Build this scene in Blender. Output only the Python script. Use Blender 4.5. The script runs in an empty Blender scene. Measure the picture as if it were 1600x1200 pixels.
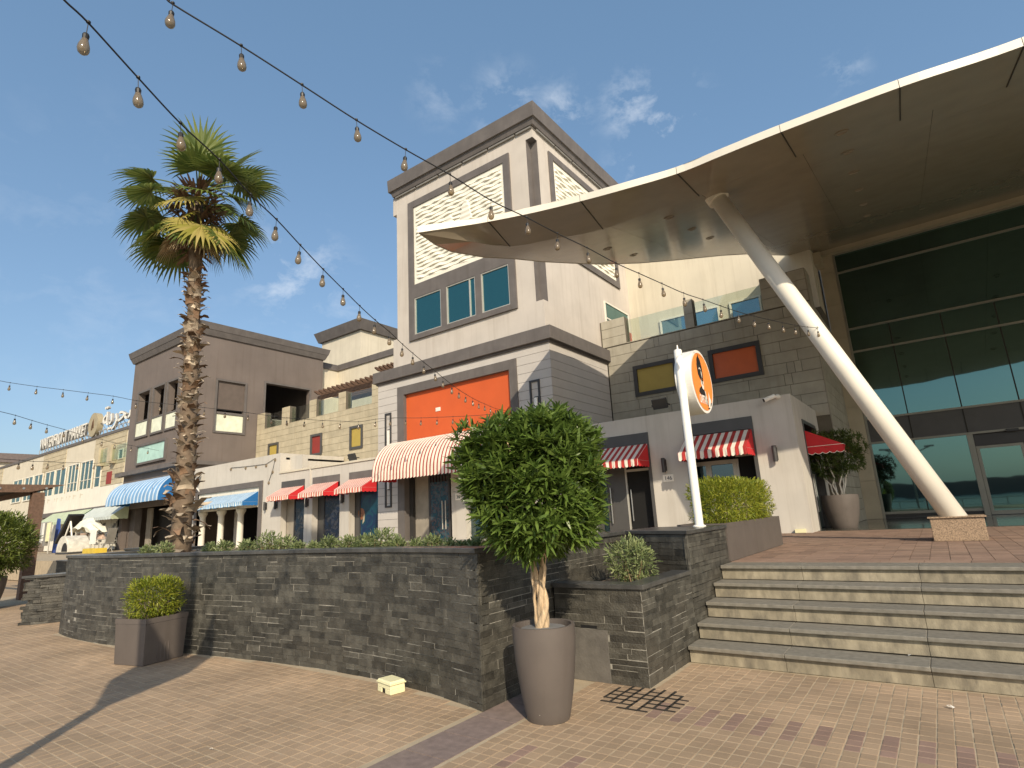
import bpy, math, random
import numpy as np
from mathutils import Vector, Matrix
random.seed(7)
SC = bpy.context.scene
COL = SC.collection
# ------------------------------------------------------------------ camera
F, PITCH, ROLL, YAW, H = 887.03, .22964652, -.05409308, -.62412491, 1.6
_cy, _sy = math.cos(YAW), math.sin(YAW)
_fw = Vector((_sy, _cy, 0)); _rt = Vector((_cy, -_sy, 0)); _up = Vector((0, 0, 1))
CW = _fw*math.cos(PITCH) + _up*math.sin(PITCH)
_u2 = -_fw*math.sin(PITCH) + _up*math.cos(PITCH)
CR = _rt*math.cos(ROLL) + _u2*math.sin(ROLL)
CU = -_rt*math.sin(ROLL) + _u2*math.cos(ROLL)
CC = Vector((0, 0, H))
cam = bpy.data.cameras.new('camera'); camo = bpy.data.objects.new('camera', cam); COL.objects.link(camo)
cam.sensor_width = 36; cam.lens = F/1600*36; cam.clip_start = .05; cam.clip_end = 3000
camo.matrix_world = Matrix(((CR.x, CU.x, -CW.x, 0), (CR.y, CU.y, -CW.y, 0), (CR.z, CU.z, -CW.z, H), (0, 0, 0, 1)))
SC.camera = camo
# ------------------------------------------------------------------ light
EL = math.radians(31)
SUNV = Vector((1.08, -1.0, math.tan(EL)*math.hypot(1.08, 1))).normalized()
sun = bpy.data.lights.new('sun', 'SUN'); suno = bpy.data.objects.new('sun', sun); COL.objects.link(suno)
sun.energy = 3.5; sun.angle = math.radians(.53); sun.color = (1, .86, .66)
suno.rotation_euler = (-SUNV).to_track_quat('-Z', 'Y').to_euler(); suno.location = (20, -20, 30)
world = bpy.data.worlds.new('World'); SC.world = world; world.use_nodes = True
wn = world.node_tree.nodes; wl = world.node_tree.links
bg = wn['Background']; bg.inputs['Strength'].default_value = .135
sky = wn.new('ShaderNodeTexSky'); sky.sky_type = 'NISHITA'; sky.sun_disc = False
sky.sun_elevation = EL; sky.sun_rotation = math.atan2(SUNV.x, SUNV.y)
sky.altitude = 0; sky.air_density = 1.1; sky.dust_density = 2.0; sky.ozone_density = 1.4
CLOUD_HOOK = (wn, wl, sky, bg)
wl.new(sky.outputs['Color'], bg.inputs['Color'])
SC.view_settings.view_transform = 'Standard'; SC.view_settings.look = 'None'
SC.view_settings.exposure = .40; SC.view_settings.gamma = 1; SC.view_settings.use_curve_mapping = False
SC.render.engine = 'CYCLES'; SC.cycles.max_bounces = 8; SC.cycles.transparent_max_bounces = 12
# ------------------------------------------------------------------ pixel -> point on a real plane (photo is 1600x1200)
def ray(px, py): return CR*(px-800) + CU*(600-py) + CW*F
def PZ(px, py, z=0.): d = ray(px, py); return CC + d*((z-H)/d.z)
def PY(px, py, y): d = ray(px, py); return CC + d*(y/d.y)
def PX(px, py, x): d = ray(px, py); return CC + d*(x/d.x)
# ------------------------------------------------------------------ mesh builder
class B:
    def __init__(s): s.v = []; s.f = []; s.m = []
    def add(s, vs, fs, m=0):
        n = len(s.v); s.v += [tuple(v) for v in vs]; s.f += [tuple(i+n for i in f) for f in fs]; s.m += [m]*len(fs); return s
    def box(s, x0, x1, y0, y1, z0, z1, m=0):
        x0, x1 = min(x0, x1), max(x0, x1); y0, y1 = min(y0, y1), max(y0, y1); z0, z1 = min(z0, z1), max(z0, z1)
        return s.add([(x0,y0,z0),(x1,y0,z0),(x1,y1,z0),(x0,y1,z0),(x0,y0,z1),(x1,y0,z1),(x1,y1,z1),(x0,y1,z1)],
                     [(0,3,2,1),(4,5,6,7),(0,1,5,4),(1,2,6,5),(2,3,7,6),(3,0,4,7)], m)
    def prism(s, poly, d, m=0):          # poly: list of 3-D points (planar, ccw seen from +d side end), d: extrusion vector
        d = Vector(d); a = [Vector(p) for p in poly]; n = len(a)
        nrm = Vector((0,0,0))
        for i in range(n): nrm += a[i].cross(a[(i+1) % n])
        if nrm.dot(d) > 0: a = a[::-1]
        b = [p+d for p in a]
        fs = [tuple(range(n)), tuple(range(2*n-1, n-1, -1))] + [(i, i+n, (i+1) % n+n, (i+1) % n) for i in range(n)]
        return s.add(a+b, fs, m)
    def poly(s, pts, m=0): return s.add(pts, [tuple(range(len(pts)))], m)
    def tube(s, pts, r, seg=8, cap=True, m=0):
        pts = [Vector(p) for p in pts]; n = len(pts); rr = r if isinstance(r, (list, tuple)) else [r]*n
        t0 = (pts[1]-pts[0]).normalized(); a = t0.orthogonal().normalized(); vs = []
        for i, p in enumerate(pts):
            t = (pts[min(i+1, n-1)]-pts[max(i-1, 0)]).normalized()
            a = (a - t*a.dot(t)).normalized(); b = t.cross(a)
            for k in range(seg):
                th = 2*math.pi*k/seg; vs.append(p + (a*math.cos(th)+b*math.sin(th))*rr[i])
        fs = [(i*seg+k, i*seg+(k+1) % seg, (i+1)*seg+(k+1) % seg, (i+1)*seg+k) for i in range(n-1) for k in range(seg)]
        if cap: fs += [tuple(range(seg-1, -1, -1)), tuple(range((n-1)*seg, n*seg))]
        return s.add(vs, fs, m)
    def lathe(s, prof, c=(0,0,0), seg=32, m=0):      # prof: (r,z) from bottom to top, outside
        vs = [(c[0]+r*math.cos(2*math.pi*k/seg), c[1]+r*math.sin(2*math.pi*k/seg), c[2]+z) for r, z in prof for k in range(seg)]
        n = len(prof)
        return s.add(vs, [(i*seg+k, i*seg+(k+1) % seg, (i+1)*seg+(k+1) % seg, (i+1)*seg+k) for i in range(n-1) for k in range(seg)], m)
    def mesh(s, name, off=(0,0,0)):
        me = bpy.data.meshes.new(name)
        o = Vector(off); me.from_pydata([(v[0]-o.x, v[1]-o.y, v[2]-o.z) for v in s.v], [], s.f)
        return me
ORG = {}
def T(name, label, cat, loc=(0,0,0), group=None):
    o = bpy.data.objects.new(name, None); COL.objects.link(o); o.location = loc; o.empty_display_size = .2
    o['label'] = label; o['category'] = cat
    if group: o['group'] = group
    ORG[o] = Vector(loc); return o
def tag(o, label, cat=None, group=None):
    o['label'] = label
    if cat: o['category'] = cat
    if group: o['group'] = group
    return o
def O(name, b, mats, parent=None, smooth=False, bevel=0, kind=None, label=None):
    off = ORG.get(parent, Vector((0,0,0))) if parent is not None else Vector((0,0,0))
    me = b.mesh(name, off)
    mats = mats if isinstance(mats, (list, tuple)) else [mats]
    for m in mats: me.materials.append(m)
    if len(mats) > 1: me.polygons.foreach_set('material_index', b.m)
    if smooth: me.polygons.foreach_set('use_smooth', [True]*len(me.polygons))
    me.update()
    o = bpy.data.objects.new(name, me); COL.objects.link(o)
    if parent is not None: o.parent = parent
    ORG[o] = off
    if bevel:
        bv = o.modifiers.new('bevel', 'BEVEL'); bv.width = bevel; bv.segments = 2; bv.limit_method = 'ANGLE'
    if kind: o['kind'] = kind
    if label: o['label'] = label
    return o
def BX(name, x0, x1, y0, y1, z0, z1, mat, parent=None, bevel=0, **k): return O(name, B().box(x0,x1,y0,y1,z0,z1), mat, parent, bevel=bevel, **k)
def INST(src, name, parent, loc, rot=(0,0,0), scale=(1,1,1)):
    o = bpy.data.objects.new(name, src.data if hasattr(src, 'data') else src); COL.objects.link(o)
    if parent is not None: o.parent = parent; ORG[o] = ORG.get(parent, Vector((0,0,0)))
    o.location = Vector(loc) - (ORG.get(parent, Vector((0,0,0))) if parent is not None else Vector((0,0,0)))
    o.rotation_euler = rot; o.scale = scale; return o
def copy_tree(o, loc, label, group=None, rotz=None):
    c = o.copy(); COL.objects.link(c); c.location = loc; c['label'] = label
    if group: c['group'] = group
    if rotz is not None: c.rotation_euler.z = rotz
    for ch in list(o.children):
        d = ch.copy(); COL.objects.link(d); d.parent = c
        for g in ch.children:
            e = g.copy(); COL.objects.link(e); e.parent = d
    return c
# ------------------------------------------------------------------ materials
def srgb(r, g, b):
    f = lambda c: (c/255/12.92) if c/255 <= .04045 else ((c/255+.055)/1.055)**2.4
    return (f(r), f(g), f(b))
def M(name, col, rough=.8, var=.12, scale=3., bump=0., bscale=40., metal=0., spec=.5, objv=0., isl=0., dirt=0., dirtcol=None, dscale=1.2, stretch=None, coat=0., streak=0.):
    m = bpy.data.materials.new(name); m.use_nodes = True; n = m.node_tree.nodes; l = m.node_tree.links
    bs = n['Principled BSDF']; bs.inputs['Roughness'].default_value = rough; bs.inputs['Metallic'].default_value = metal
    bs.inputs['Specular IOR Level'].default_value = spec
    if coat: bs.inputs['Coat Weight'].default_value = coat; bs.inputs['Coat Roughness'].default_value = .08
    g = n.new('ShaderNodeNewGeometry'); pos = g.outputs['Position']
    if stretch:
        mp = n.new('ShaderNodeMapping'); mp.inputs['Scale'].default_value = stretch; l.new(pos, mp.inputs['Vector']); pos = mp.outputs['Vector']
    nz = n.new('ShaderNodeTexNoise'); nz.inputs['Scale'].default_value = scale; nz.inputs['Detail'].default_value = 6; l.new(pos, nz.inputs['Vector'])
    mr = n.new('ShaderNodeMapRange'); mr.inputs['From Min'].default_value = .3; mr.inputs['From Max'].default_value = .7
    mr.inputs['To Min'].default_value = 1-var; mr.inputs['To Max'].default_value = 1+var; l.new(nz.outputs['Fac'], mr.inputs['Value'])
    fac = mr.outputs['Result']
    if objv or isl:
        oi = n.new('ShaderNodeObjectInfo'); a = n.new('ShaderNodeMath'); a.operation = 'ADD'
        l.new(oi.outputs['Random'], a.inputs[0]); l.new(g.outputs['Random Per Island'], a.inputs[1])
        wnz = n.new('ShaderNodeTexWhiteNoise'); wnz.noise_dimensions = '1D'; l.new(a.outputs[0], wnz.inputs['W'])
        v = max(objv, isl); mr2 = n.new('ShaderNodeMapRange'); mr2.inputs['To Min'].default_value = 1-v; mr2.inputs['To Max'].default_value = 1+v
        l.new(wnz.outputs['Value'], mr2.inputs['Value'])
        mu = n.new('ShaderNodeMath'); mu.operation = 'MULTIPLY'; l.new(fac, mu.inputs[0]); l.new(mr2.outputs['Result'], mu.inputs[1]); fac = mu.outputs[0]
    vm = n.new('ShaderNodeVectorMath'); vm.operation = 'SCALE'; vm.inputs[0].default_value = col; l.new(fac, vm.inputs['Scale'])
    out = vm.outputs['Vector']
    if dirt:
        dn = n.new('ShaderNodeTexNoise'); dn.inputs['Scale'].default_value = dscale; dn.inputs['Detail'].default_value = 8; dn.inputs['Roughness'].default_value = .65
        l.new(pos, dn.inputs['Vector'])
        dr = n.new('ShaderNodeMapRange'); dr.inputs['From Min'].default_value = .48; dr.inputs['From Max'].default_value = .75; dr.inputs['To Max'].default_value = dirt
        l.new(dn.outputs['Fac'], dr.inputs['Value'])
        mx = n.new('ShaderNodeMix'); mx.data_type = 'RGBA'; l.new(dr.outputs['Result'], mx.inputs['Factor'])
        l.new(out, mx.inputs['A']); mx.inputs['B'].default_value = (*(dirtcol or tuple(c*.4 for c in col)), 1); out = mx.outputs['Result']
    if streak:
        sm_ = n.new('ShaderNodeMapping'); sm_.inputs['Scale'].default_value = (5,5,.22); l.new(g.outputs['Position'], sm_.inputs['Vector'])
        sn_ = n.new('ShaderNodeTexNoise'); sn_.inputs['Scale'].default_value = 1.; sn_.inputs['Detail'].default_value = 7; sn_.inputs['Roughness'].default_value = .7; l.new(sm_.outputs['Vector'], sn_.inputs['Vector'])
        sr_ = n.new('ShaderNodeMapRange'); sr_.inputs['From Min'].default_value = .5; sr_.inputs['From Max'].default_value = .72; sr_.inputs['To Max'].default_value = streak; l.new(sn_.outputs['Fac'], sr_.inputs['Value'])
        sx_ = n.new('ShaderNodeMix'); sx_.data_type = 'RGBA'; l.new(sr_.outputs['Result'], sx_.inputs['Factor']); l.new(out, sx_.inputs['A']); sx_.inputs['B'].default_value = (col[0]*.62, col[1]*.58, col[2]*.52, 1); out = sx_.outputs['Result']
    l.new(out, bs.inputs['Base Color'])
    if bump:
        bn = n.new('ShaderNodeTexNoise'); bn.inputs['Scale'].default_value = bscale; bn.inputs['Detail'].default_value = 5; l.new(pos, bn.inputs['Vector'])
        bp = n.new('ShaderNodeBump'); bp.inputs['Strength'].default_value = bump; bp.inputs['Distance'].default_value = .01
        l.new(bn.outputs['Fac'], bp.inputs['Height']); l.new(bp.outputs['Normal'], bs.inputs['Normal'])
    return m
def MLEAF(name, c1, c2, rough=.45, trans=.35, spec=.4):
    m = bpy.data.materials.new(name); m.use_nodes = True; n = m.node_tree.nodes; l = m.node_tree.links
    bs = n['Principled BSDF']; bs.inputs['Roughness'].default_value = rough; bs.inputs['Specular IOR Level'].default_value = spec
    g = n.new('ShaderNodeNewGeometry'); mx = n.new('ShaderNodeMix'); mx.data_type = 'RGBA'
    l.new(g.outputs['Random Per Island'], mx.inputs['Factor']); mx.inputs['A'].default_value = (*c1, 1); mx.inputs['B'].default_value = (*c2, 1)
    l.new(mx.outputs['Result'], bs.inputs['Base Color'])
    tr = n.new('ShaderNodeBsdfTranslucent'); l.new(mx.outputs['Result'], tr.inputs['Color'])
    ms = n.new('ShaderNodeMixShader'); ms.inputs['Fac'].default_value = trans
    l.new(bs.outputs['BSDF'], ms.inputs[1]); l.new(tr.outputs['BSDF'], ms.inputs[2]); l.new(ms.outputs['Shader'], n['Material Output'].inputs['Surface'])
    return m
def MSTRIPE(name, ca, cb, period, axis=0, duty=.5, rough=.75):
    m = bpy.data.materials.new(name); m.use_nodes = True; n = m.node_tree.nodes; l = m.node_tree.links
    bs = n['Principled BSDF']; bs.inputs['Roughness'].default_value = rough; bs.inputs['Specular IOR Level'].default_value = .2
    g = n.new('ShaderNodeNewGeometry'); sx = n.new('ShaderNodeSeparateXYZ'); l.new(g.outputs['Position'], sx.inputs[0])
    d = n.new('ShaderNodeMath'); d.operation = 'DIVIDE'; l.new(sx.outputs[axis], d.inputs[0]); d.inputs[1].default_value = period
    fr = n.new('ShaderNodeMath'); fr.operation = 'FRACT'; l.new(d.outputs[0], fr.inputs[0])
    lt = n.new('ShaderNodeMath'); lt.operation = 'LESS_THAN'; l.new(fr.outputs[0], lt.inputs[0]); lt.inputs[1].default_value = duty
    nz = n.new('ShaderNodeTexNoise'); nz.inputs['Scale'].default_value = 2.5; l.new(g.outputs['Position'], nz.inputs['Vector'])
    mx = n.new('ShaderNodeMix'); mx.data_type = 'RGBA'; l.new(lt.outputs[0], mx.inputs['Factor']); mx.inputs['A'].default_value = (*ca, 1); mx.inputs['B'].default_value = (*cb, 1)
    mm = n.new('ShaderNodeMix'); mm.data_type = 'RGBA'; mm.blend_type = 'MULTIPLY'; mm.inputs['Factor'].default_value = .35
    l.new(mx.outputs['Result'], mm.inputs['A']); l.new(nz.outputs['Color'], mm.inputs['B'])
    cr = n.new('ShaderNodeValToRGB'); cr.color_ramp.elements[0].position = .3; cr.color_ramp.elements[0].color = (.6,.6,.6,1); cr.color_ramp.elements[1].position = .6; cr.color_ramp.elements[1].color = (1,1,1,1)
    l.new(nz.outputs['Fac'], cr.inputs['Fac']); l.new(cr.outputs['Color'], mm.inputs['B'])
    l.new(mm.outputs['Result'], bs.inputs['Base Color'])
    return m
def MGLASS(name, tint, refl, rtint=(1,1,1), rough=.02):       # coated, tinted, dark architectural glass
    m = bpy.data.materials.new(name); m.use_nodes = True; n = m.node_tree.nodes; l = m.node_tree.links
    bs = n['Principled BSDF']; bs.inputs['Base Color'].default_value = (*tint, 1); bs.inputs['Roughness'].default_value = .1; bs.inputs['Specular IOR Level'].default_value = .3
    gl = n.new('ShaderNodeBsdfGlossy'); gl.inputs['Color'].default_value = (*rtint, 1); gl.inputs['Roughness'].default_value = rough
    g = n.new('ShaderNodeNewGeometry'); nz = n.new('ShaderNodeTexNoise'); nz.inputs['Scale'].default_value = .7; l.new(g.outputs['Position'], nz.inputs['Vector'])
    bp = n.new('ShaderNodeBump'); bp.inputs['Strength'].default_value = .04; bp.inputs['Distance'].default_value = .05; l.new(nz.outputs['Fac'], bp.inputs['Height']); l.new(bp.outputs['Normal'], gl.inputs['Normal'])
    fr = n.new('ShaderNodeFresnel'); fr.inputs['IOR'].default_value = 1.5
    ad = n.new('ShaderNodeMath'); ad.operation = 'ADD'; ad.use_clamp = True; l.new(fr.outputs['Fac'], ad.inputs[0]); ad.inputs[1].default_value = refl
    ms = n.new('ShaderNodeMixShader'); l.new(ad.outputs[0], ms.inputs['Fac']); l.new(bs.outputs['BSDF'], ms.inputs[1]); l.new(gl.outputs['BSDF'], ms.inputs[2])
    l.new(ms.outputs['Shader'], n['Material Output'].inputs['Surface']); return m
def MCLEAR(name, tint, alpha):                                 # thin clear balustrade glass
    m = bpy.data.materials.new(name); m.use_nodes = True; n = m.node_tree.nodes; l = m.node_tree.links
    t = n.new('ShaderNodeBsdfTransparent'); t.inputs['Color'].default_value = (*tint, 1)
    gl = n.new('ShaderNodeBsdfGlossy'); gl.inputs['Roughness'].default_value = .03
    ms = n.new('ShaderNodeMixShader'); ms.inputs['Fac'].default_value = alpha; l.new(t.outputs['BSDF'], ms.inputs[1]); l.new(gl.outputs['BSDF'], ms.inputs[2])
    l.new(ms.outputs['Shader'], n['Material Output'].inputs['Surface']); return m
MT = dict(
 sand=M('sandy_ground', (.36,.26,.16), .95, .15, .8, .2),
 mortar=M('paving_joint', (.42,.34,.23), .95, .12, 6, .3, 120, dirt=.35, dirtcol=(.22,.17,.11)),
 paver=M('tan_paver', (.34,.243,.156), .9, .22, 1.1, .35, 90, objv=.10, isl=.10, dirt=.45, dirtcol=(.24,.18,.11), dscale=.9),
 paver_red=M('dusky_red_paver', (.255,.168,.128), .9, .14, 3, .35, 90, objv=.1, isl=.1, dirt=.3, dirtcol=(.3,.21,.13)),
 slab=M('brown_border_slab', (.205,.155,.135), .85, .18, 14, .3, 120, objv=.08, dirt=.3, dirtcol=(.32,.25,.17)),
 terr=M('terrace_paver', (.24,.158,.115), .85, .15, 3, .25, 80, objv=.2, isl=.2, dirt=.35, dirtcol=(.30,.22,.15)),
 riser=M('step_riser_stone', (.285,.25,.18), .85, .3, 7, .35, 70, objv=.08, dirt=.95, dirtcol=(.12,.108,.085), dscale=4.5, stretch=(1.6,1,.7)),
 tread=M('step_tread_granite', (.185,.172,.142), .6, .2, 18, .2, 120, objv=.08, dirt=.5, dirtcol=(.22,.195,.155), dscale=2.5),
 slate=M('slate_stone', (.060,.057,.047), .5, .45, 9, .9, 50, objv=.42, isl=.42, spec=.5, dirt=.5, dirtcol=(.088,.078,.060), dscale=2.6),
 smort=M('slate_mortar', (.29,.275,.235), .95, .3, 12, .3),
 cope=M('polished_slate_coping', (.06,.06,.058), .28, .25, 9, .08, 60, objv=.1, dirt=.3, dirtcol=(.2,.19,.17), dscale=4),
 soil=M('dry_soil', (.20,.145,.09), 1, .3, 12, .8, 40),
 plaster=M('warm_grey_plaster', (.53,.485,.43), .9, .07, 1.1, .18, 45, dirt=.16, dirtcol=(.36,.32,.28), dscale=.7, streak=.38),
 plaster2=M('cream_plaster', (.60,.55,.44), .9, .06, 1.1, .15, 45, dirt=.14, dirtcol=(.45,.41,.34), dscale=.6, streak=.38),
 white=M('white_render', (.72,.69,.60), .9, .05, 1.5, .1, 45, dirt=.12, dirtcol=(.6,.56,.48), streak=.38),
 shopw=M('pale_grey_shop_render', (.53,.50,.445), .9, .06, 1.2, .14, 45, dirt=.14, dirtcol=(.38,.35,.31), dscale=.8, streak=.38),
 trim=M('dark_grey_trim', (.125,.112,.105), .75, .1, 2, .1, 50, dirt=.2, dirtcol=(.2,.18,.165), dscale=2, streak=.38),
 darkb=M('dark_brown_grey_plaster', (.155,.128,.113), .85, .1, .8, .2, 40, dirt=.25, dirtcol=(.2,.17,.15), dscale=.5, streak=.38),
 block=M('beige_stone_block', (.46,.40,.28), .9, .12, 2.5, .3, 50, objv=.06, isl=.06, dirt=.25, dirtcol=(.36,.315,.225), streak=.38),
 blockg=M('grey_stone_block', (.36,.335,.27), .9, .12, 2.5, .3, 50, objv=.07, isl=.07, dirt=.25, dirtcol=(.27,.25,.2), streak=.38),
 groove=M('stone_joint', (.12,.105,.08), .95),
 plank=M('pale_grey_cladding', (.51,.48,.445), .8, .05, 2, .08, 60, objv=.025, dirt=.12, dirtcol=(.42,.38,.34)),
 relief=M('white_relief', (.78,.75,.64), .8, .04, 2, .05, 60),
 orange=M('orange_sign_paint', (.60,.105,.022), .6, .05, 1.5, .05, 60, dirt=.1, dirtcol=(.7,.2,.06)),
 yellow=M('mustard_panel', (.42,.31,.07), .6, .05), red=M('red_panel', (.26,.035,.025), .6, .06), orangeg=M('orange_window_panel', (.58,.12,.03), .35, .05),
 canopyw=M('canopy_edge_paint', (.74,.70,.60), .45, .04, 2),
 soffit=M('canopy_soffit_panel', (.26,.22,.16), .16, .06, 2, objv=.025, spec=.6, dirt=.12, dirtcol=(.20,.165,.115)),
 seam=M('dark_seam', (.03,.027,.022), .8), colw=M('column_white_paint', (.80,.765,.67), .42, .03, 3, dirt=.1, dirtcol=(.66,.6,.5)),
 granite=M('speckled_brown_granite', (.30,.215,.14), .5, .55, 60, .1), clad=M('beige_stone_cladding', (.42,.37,.27), .5, .08, 2, objv=.04),
 alu=M('aluminium_frame', (.50,.48,.42), .45, .05, metal=.3), dalu=M('dark_frame', (.045,.043,.042), .5, .1), bandm=M('dark_spandrel', (.075,.072,.068), .5, .08),
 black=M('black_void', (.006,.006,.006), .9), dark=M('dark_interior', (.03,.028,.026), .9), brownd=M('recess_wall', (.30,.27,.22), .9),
 pot=M('taupe_pot', (.115,.097,.085), .55, .08, 4, .05, 80, dirt=.15, dirtcol=(.17,.145,.12), dscale=3, streak=.38),
 bark=M('twisted_bark', (.50,.37,.23), .9, .35, 14, .9, 30, stretch=(3,3,.6)), bark2=M('brown_twig', (.23,.16,.09), .9, .3, 10),
 palmt=M('palm_trunk', (.15,.11,.075), .95, .35, 9, .9, 20), boot=M('dry_leaf_base', (.37,.305,.225), .9, .35, 6, .5, 40, objv=.35), boot2=M('brown_leaf_base', (.16,.10,.06), .95, .4, 6, .5, 40, objv=.3),
 cream=M('cream_plastic', (.78,.74,.46), .5, .05), wood=M('brown_timber', (.135,.08,.053), .75, .25, 5, .3, 30, stretch=(.3,3,3)),
 polew=M('white_pole_paint', (.82,.80,.73), .4, .03, dirt=.1, dirtcol=(.6,.55,.45)), disco=M('orange_disc', (.90,.28,.05), .5, .03), ink=M('black_ink', (.015,.012,.01), .6), whitep=M('white_print', (.85,.80,.70), .6),
 wire=M('black_wire', (.015,.015,.015), .6), socket=M('black_socket', (.012,.012,.012), .5), gold=M('dull_gold', (.38,.32,.20), .55, .1), letter=M('white_sign_letter', (.80,.77,.68), .5), lside=M('grey_letter_side', (.35,.34,.32), .6),
 tarp=M('grey_tarp', (.40,.40,.38), .7), blue=M('blue_cloth', (.03,.07,.28), .8), steel=M('steel', (.5,.5,.48), .3, metal=.8), greyp=M('grey_paint', (.22,.21,.19), .6),
 redc=M('red_canvas', (.56,.02,.025), .75, .06), bluec=M('blue_canvas', (.012,.13,.36), .7, .06), greenc=M('pale_green_canvas', (.44,.50,.34), .8), greyc=M('pale_blue_grey_canvas', (.50,.54,.50), .8),
 mint=M('mint_panel', (.42,.62,.54), .4), ivory=M('pale_ivory_panel', (.72,.74,.58), .45), shutter=M('brown_roller_blind', (.12,.095,.08), .7, .1, 3),
 roofw=M('flat_roof', (.45,.42,.37), .9), roofg=M('grey_roof', (.16,.13,.12), .7))
MT['stripe'] = MSTRIPE('red_white_canvas', (.80,.72,.62), (.45,.045,.04), .195)
MT['stripe2'] = MSTRIPE('faded_red_white_canvas', (.78,.66,.56), (.56,.16,.12), .17)
MT['stripeb'] = MSTRIPE('blue_white_canvas', (.62,.70,.74), (.14,.33,.55), .17)
MT['stripebig'] = MSTRIPE('bold_red_white_canvas', (.80,.70,.58), (.42,.06,.05), .165, duty=.42)
MT['stripebb'] = MSTRIPE('bold_blue_white_canvas', (.55,.66,.76), (.20,.38,.62), .5, duty=.72)
MT['gcurt'] = MGLASS('curtain_glass', (.002,.005,.004), .19, (.42,.80,.74))
MT['gteal'] = MGLASS('teal_window_glass', (.006,.045,.05), .10, (.4,.75,.78))
MT['ealu'] = M('entrance_frame_metal', (.27,.26,.215), .45, .05, metal=.2)
MT['gfar'] = MGLASS('far_window_glass', (.02,.05,.045), .06, (.5,.62,.58))
MT['gblue'] = MGLASS('blue_window_glass', (.02,.08,.10), .24, (.65,.9,1))
MT['gshop'] = MGLASS('shop_glass', (.006,.02,.024), .10, (.7,.9,.95))
MT['gclear'] = MCLEAR('balustrade_glass', (.88,.93,.89), .09)
MT['glossfl'] = M('polished_dark_granite', (.055,.055,.048), .10, .25, 30, spec=.7)
def mbulb():
    m = bpy.data.materials.new('bulb_glass'); m.use_nodes = True; n = m.node_tree.nodes; l = m.node_tree.links
    t = n.new('ShaderNodeBsdfTransparent'); t.inputs['Color'].default_value = (.72,.64,.50,1)
    bs = n['Principled BSDF']; bs.inputs['Base Color'].default_value = (.27,.215,.15,1); bs.inputs['Roughness'].default_value = .12; bs.inputs['Specular IOR Level'].default_value = .9
    ms = n.new('ShaderNodeMixShader'); ms.inputs['Fac'].default_value = .55
    l.new(t.outputs['BSDF'], ms.inputs[1]); l.new(bs.outputs['BSDF'], ms.inputs[2]); l.new(ms.outputs['Shader'], n['Material Output'].inputs['Surface']); return m
MT['bulb'] = mbulb()
LF = dict(ball=MLEAF('hedge_ball_leaf', (.085,.125,.022), (.20,.24,.05), .45, .3), tree=MLEAF('glossy_green_leaf', (.065,.115,.020), (.17,.25,.052), .32, .36), hedge=MLEAF('yellow_green_leaf', (.14,.20,.018), (.36,.36,.04), .5, .35),
 shrub=MLEAF('grey_green_leaf', (.13,.18,.06), (.33,.37,.17), .6, .3), palm=MLEAF('palm_green', (.065,.11,.022), (.19,.23,.05), .5, .3), palmy=MLEAF('palm_yellow', (.28,.27,.04), (.50,.40,.14), .6, .35),
 palmd=MLEAF('palm_dry', (.40,.30,.17), (.55,.45,.30), .8, .2), dk=MLEAF('dark_green_leaf', (.05,.085,.02), (.12,.16,.035), .45, .28))
# ================================================================== SETTING
def cam_dist(p): return (Vector(p)-CC).length
def in_view(p, mg=0):
    d = Vector(p)-CC; w = d.dot(CW)
    if w < .3: return False
    x = 800+F*d.dot(CR)/w; y = 600-F*d.dot(CU)/w
    return -mg <= x <= 1600+mg and -mg <= y <= 1200+mg
def STRUCT(o): o['kind'] = 'structure'; return o
STRUCT(O('ground', B().poly([(-900,-900,-.03),(900,-900,-.03),(900,900,-.03),(-900,900,-.03)]), MT['sand']))
STRUCT(O('water', B().poly([(-900,-900,-.02),(900,-900,-.02),(900,-16,-.02),(-900,-16,-.02)]), M('sea_water', (.03,.10,.12), .12, .2, .3, .5, 1.2)))
pcoef = np.polyfit([-13.1,-10.5,-9.0,-8.03,-6.16,-4.97,-4.17,-3.44], [3.9,3.9,4.05,4.24,4.40,4.36,4.27,4.1], 4)
def wall_y(x): return float(np.polyval(pcoef, min(max(x, -13.1), -3.44)))
paving = STRUCT(O('plaza_paving', B().poly([(-24,-3,-.0028),(7,-3,-.0028),(7,6.4,-.0028),(-24,6.4,-.0028)]), MT['mortar']))
# --- pavers, 10 cm each
pv = []; P_ = .1
for i in range(-205, 62):
    for j in range(-8, 66):
        x = i*P_+.05; y = j*P_+.05
        if -3.46 < x < -3.02: continue
        if x < -3.44:
            if -13.15 < x and y > wall_y(x)-.06: continue
            if x <= -13.15 and y > 5.4: continue
        elif x < -2.44 and y > 5.26: continue
        elif y > 6.28: continue
        if not in_view((x,y,0), 260): continue
        red = (4.55 < y < 5.05 and x > -2.3 and (i % 2 == 0)) or (3.25 < y < 3.75 and x > -2.9 and (i % 4 == 1))
        pv.append((cam_dist((x,y,0)), x, y, red, in_view((x,y,0))))
pv.sort(key=lambda t: (not t[4], t[0]))
pm = {}
for r, mt in ((False, MT['paver']), (True, MT['paver_red'])):
    b = B(); h = .0465
    b.add([(-h,-h,-.02),(h,-h,-.02),(h,h,-.02),(-h,h,-.02),(-h,-h,-.002),(h,-h,-.002),(h,h,-.002),(-h,h,-.002),(-h+.003,-h+.003,0),(h-.003,-h+.003,0),(h-.003,h-.003,0),(-h+.003,h-.003,0)],
          [(0,1,5,4),(1,2,6,5),(2,3,7,6),(3,0,4,7),(4,5,9,8),(5,6,10,9),(6,7,11,10),(7,4,8,11),(8,9,10,11)])
    m_ = b.mesh('paver'); m_.materials.append(mt); pm[r] = m_
rest = {False: B(), True: B()}
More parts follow.
